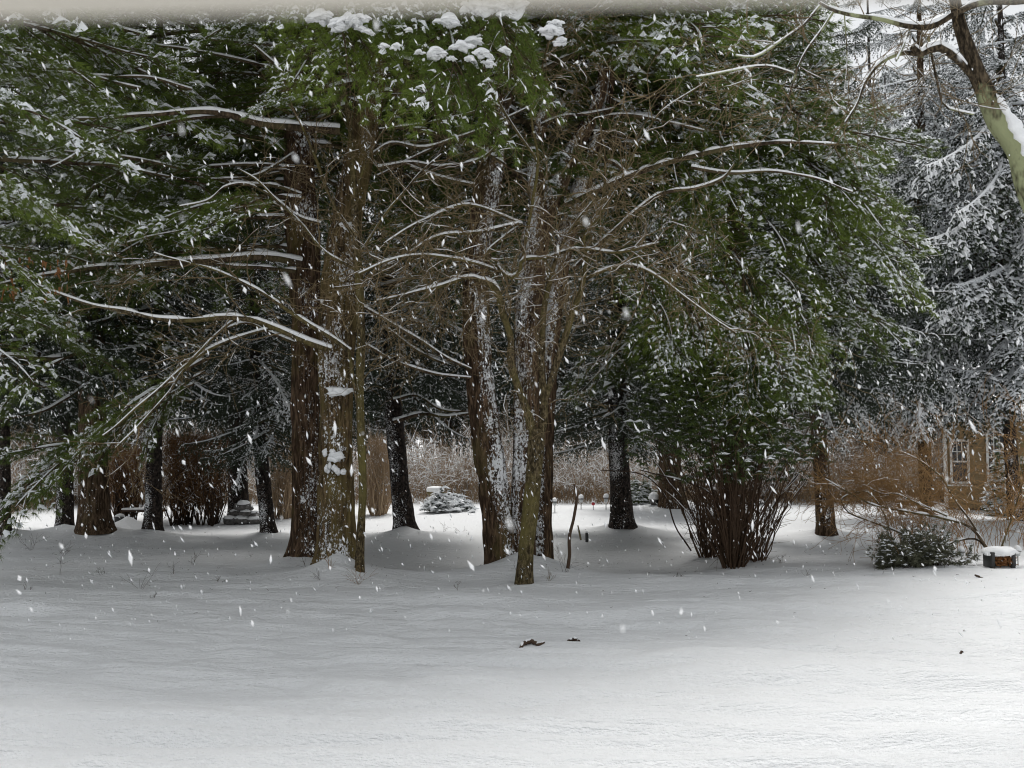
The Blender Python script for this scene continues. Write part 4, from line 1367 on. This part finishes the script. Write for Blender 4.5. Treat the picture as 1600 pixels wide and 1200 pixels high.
# ------------------------------------------------------------------ garden things in the clearing
def path_light(loc, s, label, group='small path lights in the snow', m=metal_dark):
    t = thing('path_light', label, 'path light', loc, group)
    mb = MB(); lathe(mb, np.array([(0.0, 0), (.012, 0), (.012, .22), (.018, .24)]) * s, loc, 8); mb.obj('stake', m, t)
    mb = MB(); lathe(mb, np.array([(.02, .235), (.05, .245), (.058, .33), (.05, .335)]) * s, loc, 10); mb.obj('lantern', glass_pale, t)
    mb = MB(); lathe(mb, np.array([(.03, .332), (.085, .335), (.075, .36), (.0, .40)]) * s, loc, 10); mb.obj('cap', m, t)
    mb = MB(); blob(mb, np.array(loc) + np.array((0, 0, .375 * s)), .085 * s, .085 * s, .11 * s, 0, 2, .2, 1.5, .25); mb.obj('snow_cap', snow_mat, t)
    return t


def path_light_px(px, py, w, label, Y=None, **k):
    Y = Y or CAM_H * FPX / (py - 690)
    p = at(px, py, Y)
    p[2] = surf(p[0], p[1]) - 0.02
    return path_light(p, wid(w, Y) / 0.22, label, **k)


path_light_px(617, 812, 10, 'path light before the snowy low conifer by the bird bath')
path_light_px(867, 806, 11, 'path light just right of the middle clump, leftmost of a row of three')
path_light_px(908, 802, 11, 'middle path light of the row of three right of the middle clump')
path_light_px(947, 801, 12, 'path light touching the left side of the lone dark spruce trunk')
path_light_px(1190, 802, 11, 'path light seen through the right stems of the many stemmed shrub')
path_light_px(1204, 806, 9, 'smaller path light beside the many stemmed shrub, farther right')
path_light_px(1503, 893, 14, 'grey globe garden light right of the juniper shrub', group='globe lights by the planter', m=metal_grey)
path_light_px(1591, 893, 15, 'grey globe garden light at the right edge beside the planter', group='globe lights by the planter', m=metal_grey)

# red ornament on a stake
p = gpt(927, 802)
t = thing('garden_ornament', 'small red ball ornament on a stake in the far snow', 'ornament', p)
red = mat('red_gloss', (0.45, 0.03, 0.04), 0.3, 0.5)
mb = MB(); lathe(mb, [(.01, -0.05), (.01, .12), (.005, .14)], p, 6); mb.obj('stake', metal_dark, t)
mb = MB(); blob(mb, p + np.array((0, 0, .18)), .055, .055, .055, 0, 2, .05, 1, 1); mb.obj('ball', red, t)
mb = MB(); blob(mb, p + np.array((0, 0, .235)), .04, .04, .03, 0, 2, .2, 1, .3); mb.obj('snow_cap', snow_mat, t)

# bird bath
Yb = 30.5
p = at(680, 812, Yb); p[2] = surf(p[0], p[1])
t = thing('bird_bath', 'stone bird bath on a pedestal capped with thick snow', 'bird bath', p)
mossy_stone = mat('mossy_stone', (0.14, 0.12, 0.06), 0.9)
L_(mossy_stone, ramp(mossy_stone, noise_tex(mossy_stone, 9, 5), [(.35, (.1, .085, .035)), (.7, (.24, .2, .12))]), bsdf(mossy_stone).inputs['Base Color'])
mb = MB(); lathe(mb, [(.0, -.05), (.17, -.05), (.17, .03), (.11, .08), (.09, .2), (.1, .34), (.15, .42), (.0, .43)], p, 14); mb.obj('pedestal', mossy_stone, t)
mb = MB(); lathe(mb, [(.12, .40), (.24, .46), (.29, .53), (.28, .56), (.2, .52), (0, .50)], p, 18); mb.obj('basin', mossy_stone, t)
mb = MB(); lathe(mb, [(.27, .555), (.285, .60), (.275, .67), (.24, .705), (.12, .72), (0, .722)], p, 18); mb.obj('snow_cap', snow_mat, t)


def low_conifer(label, px, py, w, h, seed, m=needle_spruce, snow=0.8, name='low_conifer', n=420, Y=None, cap=0.05, lobes=0):
    rng = np.random.default_rng(seed)
    Y = Y or CAM_H * FPX / (py - 690)
    p = at(px, py, Y); p[2] = surf(p[0], p[1])
    t = thing(name, label, 'shrub', p)
    W, H = wid(w, Y) / 2, wid(h, Y)
    mb = MB()
    a = rng.uniform(0, 6.283, n)
    ce = rng.random(n)
    rr = np.sqrt(1 - ce ** 2) * rng.uniform(.55, 1.08, n)
    P = np.stack([np.cos(a) * rr * W, np.sin(a) * rr * W * .8, ce * H * rng.uniform(.6, 1.1, n)], -1) + p
    lump = 0.5 + 0.95 * noise3(np.cos(a) * 1.5 + seed, np.sin(a) * 1.5, ce * 2.2, 3)[:, None]
    P = p + (P - p) * lump
    if lobes:
        c = np.array([(rng.uniform(-.8, .8) * W, rng.uniform(-.5, .5) * W * .6, rng.uniform(-.1, .1) * H) for _ in range(lobes)])
        w_ = rng.integers(0, lobes, n)
        P = p + c[w_] + (P - p) * rng.uniform(.3, .55, lobes)[w_][:, None] * np.stack([np.ones(lobes), np.ones(lobes), rng.uniform(.7, 2.1, lobes)], -1)[w_]
    D = norm(np.stack([np.cos(a) * rr, np.sin(a) * rr, ce * .8 + .1], -1) + rng.normal(0, .3, (n, 3)))
    for i in range(0, n, 6):
        tube(mb, np.array([p - np.array((0, 0, .05)), p * .4 + P[i] * .6, P[i]]), [.012, .008, .004], 3, 0)
    blades(mb, P, D, 22, .10 if m is not juniper_mat else .085, .012, .55, 0.0, 1, rng)
    blades(mb, P - D * .1, D, 14, .1, .012, .55, 0.0, 1, rng)
    pk = rng.random(n) < snow
    caps(mb, P[pk] + D[pk] * .05, cap * (.5 + rng.random(pk.sum())), 2, rng, 8, .55)
    mb.obj('branches', [twig_dark, m, snow_soft], t, False)
    return t


low_conifer('low spreading conifer under snow beside the bird bath', 705, 812, 80, 26, 71, snow=0.95, Y=28.5, cap=.09)
low_conifer('light leafed snowy shrub behind the lone spruce trunk in the clearing', 1003, 797, 60, 36, 72, leaf_mat, .8, 'evergreen_shrub', 420, cap=.07)


def juniper():
    rng = np.random.default_rng(73)
    p = at(1440, 890, 16.2); p[2] = surf(p[0], p[1])
    t = thing('juniper_shrub', 'grey green juniper with frosted tips at the right edge of the lawn', 'shrub', p)
    mb = MB()
    TP, TD = [], []
    for k in range(120):
        b = p + np.array((rng.normal(0, .20), rng.normal(0, .14), -.03))
        a = rng.uniform(0, 6.283)
        lean_ = rng.uniform(.1, 1.1)
        L = rng.uniform(.28, .66) * (1.15 - .25 * lean_)
        d = norm(np.array((math.cos(a) * lean_, math.sin(a) * lean_ * .8, 1 - .45 * lean_)))
        f = np.linspace(0, 1, 9)[:, None]
        Q = b + d * L * f + np.array((math.cos(a), math.sin(a), -.35)) * .12 * f ** 2 + rng.normal(0, .008, (9, 3))
        tube(mb, Q, np.linspace(.008, .003, 9), 3, 0)
        tq = norm(np.gradient(Q, axis=0))
        for j in range(3, 9):
            for q in range(4):
                TP.append(Q[j] + rng.normal(0, .022, 3)); TD.append(norm(tq[j] + rng.normal(0, .45, 3)))
    TP, TD = np.array(TP), np.array(TD)
    blades(mb, TP, TD, 6, .075, .014, .5, 0.0, 1, rng)
    z = (TP[:, 2] - p[2]) / .6
    pk = rng.random(len(TP)) < np.clip(.04 + .3 * z, 0, .3)
    caps(mb, TP[pk] + TD[pk] * .04, .026 * (.5 + rng.random(pk.sum())), 2, rng, 8, .6)
    mb.obj('branches', [twig_dark, juniper_mat, snow_soft], t, False)


juniper()
low_conifer('smaller straggly end of the juniper growth, on its left', 1385, 890, 30, 44, 74, juniper_mat, .35, 'juniper_shrub', 130, Y=16.2, cap=.03)
low_conifer('snow-covered round bush against the house wall, left of the thin dark trunk', 1560, 800, 34, 92, 75, leaf_mat, .8, 'evergreen_shrub', 460, Y=28.5, cap=.08)
low_conifer('snow-covered round bush under the house eave at the right edge', 1604, 800, 44, 100, 76, leaf_mat, .7, 'evergreen_shrub', 420, Y=27.5, cap=.08)

# stone pile
p0 = at(381, 818, 25.6); p0[2] = surf(p0[0], p0[1])
t = thing('stone_pile', 'pile of rounded snow-topped stones at the foot of the hedge', 'stone pile', p0)
for dx, dz, w, h in ((-0.32, .08, .22, .13), (-0.05, .08, .24, .13), (0.25, .07, .22, .12), (0.45, .06, .15, .1), (-0.22, .26, .2, .11), (0.06, .28, .17, .1), (.24, .24, .16, .09), (-.02, .46, .23, .13), (-.36, .22, .1, .08), (.12, .40, .12, .07)):
    c = p0 + np.array((dx, RNG.uniform(-.08, .08), dz))
    mb = MB(); blob(mb, c, w, w * .8, h, 0, 2, .3, 1.6, .9, rz=0); o = mb.obj('stone', stone_mat, t)
    mb = MB(); blob(mb, c + np.array((0, 0, h * .5)), w * .92, w * .74, h * .75, 0, 2, .3, 1.8, .2, rz=0); mb.obj('snow_cap', snow_mat, o)

# bench far left between the trunks, dark round pot beside it
p = at(212, 812, 26); p[2] = surf(p[0], p[1])
t = thing('garden_bench', 'low dark bench dusted with snow behind the thick left pine', 'bench', p)
mb = MB(); box(mb, p + np.array((.2, 0, .36)), (1.1, .34, .05)); mb.obj('seat', twig_dark, t)
mb = MB(); box(mb, p + np.array((.2, 0, .41)), (1.08, .32, .05), bev=.02); mb.obj('snow_cap', snow_mat, t)
for s in (-1, 1):
    mb = MB(); box(mb, p + np.array((.2 + s * .45, 0, .15)), (.06, .3, .38)); mb.obj('leg', twig_dark, t)
p = at(187, 818, 25.5); p[2] = surf(p[0], p[1])
t = thing('garden_pot', 'round dark pot between the thick left pine and the black spruce', 'pot', p)
mb = MB(); lathe(mb, [(0, -.03), (.1, 0), (.15, .08), (.16, .16), (.13, .24), (.0, .25)], p, 14); mb.obj('bowl', metal_dark, t)
mb = MB(); blob(mb, p + np.array((0, 0, .245)), .13, .13, .07, 0, 2, .2, 1.4, .2); mb.obj('snow_cap', snow_mat, t)

# snow bank lump on the left
# small bench near the house
p = at(1424, 792, 29); p[2] = surf(p[0], p[1])
t = thing('garden_bench', 'small dark bench with snow on its seat left of the house', 'bench', p)
mb = MB(); box(mb, p + np.array((0, 0, .34)), (.75, .36, .12)); mb.obj('seat', twig_dark, t)
mb = MB(); box(mb, p + np.array((0, 0, .46)), (.76, .36, .11), bev=.045); mb.obj('snow_cap', snow_mat, t)
for s in (-1, 1):
    mb = MB(); box(mb, p + np.array((s * .3, 0, .13)), (.07, .3, .34)); mb.obj('leg', twig_dark, t)

# boulder and sunlit snow lump beside the broad trunk in the clearing
p = at(1022, 795, 30.2); p[2] = surf(p[0], p[1])
t = thing('boulder', 'small boulder under a dome of snow beside the broad brown trunk', 'boulder', p)
mb = MB(); blob(mb, p + np.array((0, 0, .12)), .17, .15, .17, 0, 2, .2, 1.5, 1); mb.obj('rock', stone_mat, t)
mb = MB(); blob(mb, p + np.array((0, 0, .2)), .19, .17, .2, 0, 2, .15, 1.5, .3); mb.obj('snow_cap', snow_mat, t)

# short post and sticks under the trees
p = gpt(917, 846)
t = thing('garden_post', 'short square black post standing in the shaded snow', 'post', p)
mb = MB(); box(mb, p + np.array((0, 0, .07)), (.065, .065, .26), bev=.006); mb.obj('shaft', metal_dark, t)
mb = MB(); blob(mb, p + np.array((0, 0, .2)), .036, .036, .03, 0, 2, .2, 1.4, .2); mb.obj('snow_cap', snow_mat, t)


def stick(label, pts, Y, m, name='stick', w=None, snow=.2, cat='stick'):
    mb = MB()
    limb(pts, Y, None, None, mb=mb, sides=6, cover=snow, seg=.05, wob=.012)
    return tag(mb.obj(name, [m, snow_mat]), label, cat)


stick('bare dark sapling stem standing alone right of the middle clump', [(886, 902, 9), (890, 870, 8), (889, 840, 8), (897, 808, 7), (901, 775, 6), (896, 757, 5)], 15.8, twig_dark, 'bare_sapling', cat='sapling')
stick('grey splinter of wood leaning in the snow left of the short black post', [(908, 846, 4), (906, 835, 5), (903, 821, 3)], 21.5, mossy_stone)

# sprigs poking out of the snow
def sprig(px, py, h, seed, label, m=twig_dark, n=4, Y=None):
    rng = np.random.default_rng(seed)
    p = gpt(px, py) if Y is None else at(px, py, Y)
    Y = p[1]
    mb = MB()
    for k in range(n):
        grow(mb, p + np.array((rng.normal(0, .02), rng.normal(0, .02), -.02)), norm(np.array((rng.normal(0, .5), rng.normal(0, .3), 1))), wid(h, Y) * rng.uniform(.5, 1.0), .003, 1, rng, .7, .2, .0, (3,), 0, minr=.0018)
    return tag(mb.obj('twig_sprig', [m, snow_mat]), label, 'twig', 'twigs poking through the snow')


for i, (px, py, h, n, m, lab) in enumerate((
    (515, 912, 36, 5, twig_red, 'red twigs sticking out of the snow at the foot of the mossy pine'),
    (560, 920, 32, 7, twig_red, 'tuft of reddish stalks at the foot of the green sapling'),
    (500, 918, 26, 3, twig_dark, 'dark twig left of the red twigs at the mossy pine'),
    (478, 905, 24, 3, twig_dark, 'twig in the snow left of the big pine mound'),
    (222, 925, 48, 3, twig_dark, 'forked dark twig lying out of the shaded snow on the left'),
    (92, 905, 42, 2, twig_dark, 'single upright stalk in the shaded snow far left'),
    (48, 862, 36, 4, twig_dark, 'twigs before the left edge trunk'),
    (95, 866, 30, 4, twig_dark, 'twigs left of the thick left pine'),
    (300, 885, 30, 4, twig_dark, 'twigs in the snow left of the big pine pair'),
    (270, 905, 22, 2, twig_dark, 'short stalk between the forked twig and the big pines'),
    (716, 934, 28, 2, twig_dark, 'pair of thin twigs in front of the gap between the trunk clumps'),
    (858, 912, 22, 5, twig_mat, 'small grass tuft right of the crooked olive tree'),
    (806, 905, 26, 2, twig_dark, 'thin stalk left of the crooked olive tree'),
    (886, 905, 50, 4, twig_dark, 'twigs round the foot of the bare dark sapling stem'),
    (694, 832, 22, 3, twig_dark, 'thin forked twig in the bright snow below the bird bath'),
    (720, 832, 16, 2, twig_dark, 'faint twig in the bright snow right of the forked one'),
    (1220, 872, 16, 4, twig_dark, 'twigs in the snow right of the many stemmed shrub'),
    (1060, 905, 10, 4, twig_dark, 'twigs flush with the snow below the many stemmed shrub'),
    (40, 930, 14, 3, twig_dark, 'dark bits of twig low in the snow far left'),
    (240, 940, 10, 4, twig_dark, 'crumpled dark twig in the snow below the forked twig'),
    (340, 914, 14, 3, twig_dark, 'twig bits halfway between the forked twig and the pine mound'),
    (160, 905, 16, 3, twig_dark, 'twig bits in the snow below the thick left pine'),
    (1262, 905, 14, 3, twig_dark, 'twig ends in the snow left of the juniper'),
)):
    sprig(px, py, h, 500 + i, lab, m, n)


def lawn_stick(label, pts, snowy):
    mb = MB()
    P = []
    for px, py, w, lift in pts:
        q = gpt(px, py)
        q[2] += lift
        P.append((q, wid(w, q[1]) / 2))
    Pp, Rr = smooth_path([a for a, _ in P], 24, [b for _, b in P])
    Pp += RNG.normal(0, .004, Pp.shape)
    tube(mb, Pp, Rr, 7, 0)
    if snowy:
        snow_ridge(mb, Pp, Rr * .7, 1, .55, .8, RNG, 5, .002, 1.6)
    return tag(mb.obj('fallen_stick', [twig_dark, snow_mat]), label, 'stick')


lawn_stick('long crooked dark stick lying on the open snow', [(811, 1022, 4, 0), (815, 1018, 6, .015), (822, 1015, 6, .025), (830, 1014, 7, .03), (840, 1016, 5, .015), (851, 1014, 3, .01)], True)
lawn_stick('short arched stick with snow on its back, right of the long crooked one', [(887, 1008, 4, 0), (892, 1006, 7, .03), (898, 1006, 8, .04), (903, 1008, 5, .02), (907, 1009, 3, 0)], True)
lawn_stick('tiny dark twig in the snow below the juniper', [(1524, 918, 2, .03), (1529, 922, 3, .02), (1536, 923, 2, .0)], False)
lawn_stick('dark speck of twig far right on the lawn', [(1501, 1024, 2, .0), (1503, 1023, 3, .005), (1505, 1023, 2, 0)], False)
lawn_stick('pale fallen branch under the trees left of the big pines', [(462, 852, 3, .02), (472, 856, 7, .05), (484, 862, 7, .04), (492, 866, 3, .02)], True)

def litter():
    rng = np.random.default_rng(31)
    n = 520
    x, y = rng.uniform(-10, 9, n), 9 + 15 * rng.beta(3.0, 1.6, n)
    mb = MB()
    for a, b in zip(x, y):
        p = np.array((a, b, surf(a, b) + .004))
        d = norm(np.array((rng.normal(0, 1), rng.normal(0, 1), rng.uniform(0, .5)))) * rng.uniform(.015, .06)
        tube(mb, np.array([p, p + d * .5 + rng.normal(0, .004, 3), p + d]), [.0035, .003, .0015], 3, 0)
    tag(mb.obj('twig_litter', twig_dark), 'specks of needles and broken twigs strewn over the snow', 'litter', kind='stuff')


litter()

# ------------------------------------------------------------------ bare arching bush and planter at the right
def arching():
    rng = np.random.default_rng(91)
    base = gpt(1552, 880)
    t = thing('arching_shrub', 'bare arching bush of tangled brown and orange stems at the right', 'shrub', base)
    tw = MB()
    for pts, Y2 in (
        ([(1552, 880, 14), (1538, 850, 13), (1512, 822, 12), (1470, 808, 11), (1420, 800, 9), (1370, 790, 7), (1320, 766, 5), (1290, 748, 4)], 16.5),
        ([(1550, 878, 10), (1530, 845, 10), (1500, 845, 9), (1440, 860, 7), (1420, 840, 7), (1360, 815, 8), (1325, 800, 6), (1315, 780, 5), (1340, 768, 4)], 16.8),
        ([(1552, 876, 9), (1520, 820, 9), (1490, 780, 8), (1470, 745, 7), (1435, 718, 5), (1405, 705, 4)], 16.6),
        ([(1556, 876, 8), (1575, 830, 7), (1590, 780, 6), (1600, 720, 5), (1605, 660, 4)], 16.4),
        ([(1480, 806, 8), (1440, 790, 7), (1400, 770, 6), (1380, 772, 5), (1350, 758, 4)], 16.7),
        ([(1400, 860, 6), (1380, 800, 6), (1355, 768, 6), (1335, 772, 5), (1322, 790, 4)], 16.9),
    ):
        o, Pp, Rr = limb(pts, 16.4, [limb_mat, snow_mat], t, 'branch', Y2, .52, 7, 0.7)
        for k in range(24):
            i = min(len(Pp) - 2, int(len(Pp) * rng.uniform(.2, 1)))
            d = norm((Pp[i + 1] - Pp[i]) / .09 + rng.normal(0, .7, 3) + np.array((0, 0, .3)))
            grow(tw, Pp[i], d, rng.uniform(.4, 1.3), .0055, 2, rng, .8, .3, .05, (4, 3), .3, minr=.003)
    for k in range(85):
        px = rng.uniform(1370, 1605)
        p = gpt(px, rng.uniform(840, 872))
        grow(tw, p, norm(np.array((rng.normal(0, .22), rng.normal(0, .2), 1))), rng.uniform(1.0, 2.7), .006, 1, rng, .5, .12, .1, (6,), .2, minr=.003)
    tw.obj('twigs', [twig_red, snow_mat], t)


arching()
p = at(1562, 893, 16.0); p[2] = surf(p[0], p[1])
t = thing('planter', 'low dark planter box of dead rusty plants under a thick pad of snow', 'planter', p)
mb = MB()
for dx, dz in ((-.17, .0), (.17, .0)):
    box(mb, p + np.array((dx, 0, .1)), (.06, .3, .28), bev=.008)
box(mb, p + np.array((0, .1, .1)), (.30, .05, .26), bev=.008)
mb.obj('box', metal_dark, t)
mb = MB()
Pq = p + np.stack([RNG.uniform(-.15, .2, 90), RNG.uniform(-.12, .02, 90), RNG.uniform(.02, .16, 90)], -1)
blades(mb, Pq, np.tile((0, -.5, .4), (90, 1)), 4, .07, .03, .7, .2, 0)
mb.obj('dead_leaves', dead_leaf, t, False)
mb = MB(); blob(mb, p + np.array((0, 0, .22)), .27, .2, .11, 0, 3, .3, 2, .6); mb.obj('snow_cap', snow_mat, t)

# copper leaves that still hang on the sapling limb at the left
mb = MB()
Pq = np.array([at(RNG.uniform(0, 110), RNG.uniform(402, 470), 13.8) for k in range(60)])
blades(mb, Pq, np.tile((0.1, 0, -1.0), (60, 1)), 2, .10, .035, .35, .3, 0)
mb.obj('dead_leaves', dead_leaf, sap, False)

# ------------------------------------------------------------------ house
def house():
    Y = 31.0
    xa, xb = (1474 - 800) / FPX * Y, 24.0
    gzv = 0.0
    wall_m = mat('tan_siding', (0.21, 0.14, 0.085), 0.8, .2)
    L_(wall_m, ramp(wall_m, noise_tex(wall_m, 3, 4, sc=(1, 1, 6)), [(.3, (.22, .158, .088)), (.7, (.32, .238, .138))]), bsdf(wall_m).inputs['Base Color'])
    white = mat('white_trim', (0.78, 0.77, 0.74), 0.5, .3)
    glass = mat('window_glass', (0.025, 0.03, 0.035), 0.08, .6)
    roof_m = mat('roof_shingle', (0.07, 0.06, 0.055), .9)
    t = thing('house', 'single storey tan house with white window trim behind the trees', 'house', (xa, Y, gzv))
    ez = 2.95
    mb = MB()
    n = 19
    for k in range(n):      # lap boards, too small to pick apart from here: joined
        z = 0.1 + (ez - .1) / n * (k + .5)
        hh = (ez - .1) / n
        v = np.array([(xa, Y - .03, z - hh / 2), (xb, Y - .03, z - hh / 2), (xb, Y, z + hh / 2), (xa, Y, z + hh / 2), (xa, Y, z - hh / 2), (xb, Y, z - hh / 2)])
        mb.add(v, q=[[0, 1, 2, 3], [4, 5, 1, 0]])
        v2 = np.array([(xa - .03, Y, z - hh / 2), (xa - .03, Y + 7, z - hh / 2), (xa, Y + 7, z + hh / 2), (xa, Y, z + hh / 2)])
        mb.add(v2, q=[[0, 3, 2, 1]])
    mb.obj('wall', wall_m, t, False)
    mb = MB(); box(mb, ((xa + xb) / 2, Y + 3.5, .03), (xb - xa - .1, 6.9, .5)); mb.obj('foundation', stone_mat, t)
    mb = MB(); box(mb, (xa + .02, Y - .035, (ez + .1) / 2), (.12, .06, ez - .12)); mb.obj('corner_board', white, t)
    # roof, eaves and snow
    mb = MB()
    x0, x1 = xa - .5, xb + .5
    for ya, za, yb, zb in ((Y - .6, ez - .05, Y + 3.5, ez + 1.55), (Y + 7.6, ez - .05, Y + 3.5, ez + 1.55)):
        v = np.array([(x0, ya, za), (x1, ya, za), (x1, yb, zb), (x0, yb, zb), (x0, ya, za + .14), (x1, ya, za + .14), (x1, yb, zb + .14), (x0, yb, zb + .14)])
        mb.add(v, q=[[0, 1, 2, 3], [4, 7, 6, 5], [0, 4, 5, 1], [0, 3, 7, 4], [1, 5, 6, 2]])
    r = mb.obj('roof', roof_m, t, False)
    mb = MB()
    ny, nx = 14, 60
    for sgn in (0, 1):
        f = np.linspace(-.02, 1, ny)
        X = np.linspace(x0 - .02, x1, nx)
        XX, FF = np.meshgrid(X, f)
        ya, yb = (Y - .6, Y + 3.5) if sgn == 0 else (Y + 7.6, Y + 3.5)
        YY = ya + (yb - ya) * FF
        ZZ = ez + .11 + 1.6 * FF + .17 + .05 * noise2(XX * 1.2, YY * 1.2, 3)
        ZZ[0] -= .2
        i = np.arange(ny - 1)[:, None] * nx
        j = np.arange(nx - 1)[None, :]
        mb.add(np.stack([XX, YY, ZZ], -1).reshape(-1, 3), q=np.stack([i + j, i + j + 1, i + nx + j + 1, i + nx + j], -1).reshape(-1, 4))
    mb.obj('snow_layer', snow_mat, r)
    mb = MB(); box(mb, ((x0 + x1) / 2, Y - .63, ez - .03), (x1 - x0, .05, .2)); mb.obj('fascia', white, r)
    mb = MB()
    v = np.array([(xa, Y + .02, ez - .05), (xa, Y + 6.98, ez - .05), (xa, Y + 3.5, ez + 1.5)])
    mb.add(v, t=[[0, 1, 2]]); mb.obj('gable', wall_m, t, False)

    def window(px0, px1, py0, py1, label=None):
        a, b = at(px0, py1, Y - .05), at(px1, py0, Y - .05)
        w, h = b[0] - a[0], b[2] - a[2]
        cx, cz = (a[0] + b[0]) / 2, (a[2] + b[2]) / 2
        mb = MB()
        for s in (-1, 1):
            box(mb, (cx + s * (w / 2 + .035), Y - .06, cz), (.07, .09, h + .14))
            box(mb, (cx, Y - .06, cz + s * (h / 2 + .035)), (w - .002, .088, .07))
        o = mb.obj('window', white, t, False)
        mb = MB(); box(mb, (cx, Y - .03, cz), (w - .004, .02, h - .004)); mb.obj('pane', glass, o, False)
        mb = MB()
        box(mb, (cx, Y - .055, cz), (w - .006, .04, .05))
        for k in (-1, 1):
            box(mb, (cx + k * w / 6, Y - .05, cz + h / 4), (.025, .03, h / 2 - .03))
        box(mb, (cx, Y - .049, cz + h / 4), (w - .01, .03, .025))
        mb.obj('muntin', white, o, False)
        mb = MB(); box(mb, (cx, Y - .09, cz - h / 2 - .12), (w + .3, .16, .05)); mb.obj('sill', white, o, False)
        return o
    window(1489, 1508, 690, 752)
    window(1540, 1560, 676, 752)
    window(1596, 1616, 676, 752)
    t.rotation_euler.z = math.radians(-24)


house()

# ------------------------------------------------------------------ porch eave over the viewer
def eave():
    paint = mat('beige_gutter_paint', (0.52, 0.49, 0.43), .6, .3)
    wood = mat('porch_wood', (0.32, 0.25, 0.18), .7, .2)
    t = thing('porch_eave', 'blurred pale gutter edge of the roof overhead along the top of the photo', 'eave', (0, .62, 0))
    yaw = math.radians(-2.9)
    c = np.array((0, .42, CAM_H + .42 * .463 + .05))
    R = np.array([[math.cos(yaw), -math.sin(yaw), 0], [math.sin(yaw), math.cos(yaw), 0], [0, 0, 1]])
    prof = np.array([(.0, -.05), (.0, .06), (.015, .07), (.03, .06), (.03, -.03), (-.09, -.05), (-.1, .05), (-.06, .05), (-.055, -.05)])
    prof = np.array([(.05, .06), (.05, .03), (.03, -.02), (.0, -.05), (-.08, -.05), (-.08, .06), (-.07, .06), (-.07, -.035), (0, -.035), (.02, -.01), (.04, .03), (.04, .06)])
    mb = MB()
    k = len(prof)
    V = []
    for x in (-4, 4):
        for y, z in prof:
            V.append(R @ np.array((x, y, z)) + c)
    q = [[i, (i + 1) % k, k + (i + 1) % k, k + i] for i in range(k)]
    mb.add(np.array(V), q=q)
    mb.obj('gutter', paint, t, False)
    mb = MB()
    cc = c + R @ np.array((0, -.6, .12))
    box(mb, cc, (8, 1.0, .06), rz=yaw)
    mb.obj('roof_boards', wood, t, False)
    mb = MB()
    box(mb, c + R @ np.array((0, -.14, .03)), (7.98, .05, .12), rz=yaw)
    mb.obj('fascia', paint, t, False)
    for x in (-3.6, 3.6):
        mb = MB()
        q = c + R @ np.array((x, -.25, 0))
        box(mb, (q[0], q[1], (q[2] + .09) / 2), (.11, .11, q[2] - .09 + .18), bev=.008)
        mb.obj('post', paint, t, False)
    mb = MB()
    box(mb, c + R @ np.array((0, -.6, .21)), (7.9, .95, .10), rz=yaw, bev=.04)
    mb.obj('snow_layer', snow_mat, t)


eave()

# ------------------------------------------------------------------ falling snow
def snowfall():
    rng = np.random.default_rng(77)
    mb = MB()
    v = np.array([(1, 0, 0), (-1, 0, 0), (0, 1, 0), (0, -1, 0), (0, 0, 1), (0, 0, -1.0)])
    tr = np.array([(0, 2, 4), (2, 1, 4), (1, 3, 4), (3, 0, 4), (2, 0, 5), (1, 2, 5), (3, 1, 5), (0, 3, 5)])
    fall = norm(np.array((0.42, 0.05, -1.0)))
    n_all = []
    for n, y0, y1, s0, s1 in ((80, 1.3, 4.0, .003, .0058), (520, 4.0, 9, .006, .014), (3600, 9, 15, .008, .017), (6500, 15, 25, .010, .020)):
        for k in range(n):
            Y = rng.uniform(y0, y1)
            px, py = rng.uniform(-60, 1660), rng.uniform(20, 1000)
            p = at(px, py, Y)
            if p[2] < 0.1:
                continue
            s = s0 * .7 + (s1 * 1.25 - s0 * .7) * rng.random() ** 2.2
            d = norm(fall + rng.normal(0, .22, 3))
            a = norm(np.cross(d, rng.normal(0, 1, 3)))
            b = np.cross(d, a)
            L = s * rng.uniform(1.0, 2.6)
            w = v * (1 + .3 * rng.normal(0, 1, (len(v), 1)) * .6)
            mb.add(p + w[:, 0:1] * a * s * .62 + w[:, 1:2] * b * s * .62 + w[:, 2:3] * d * L, t=tr)
    tag(mb.obj('falling_snow', flake_mat), 'snowflakes drifting down in front of the trees', 'snow', kind='stuff')


snowfall()
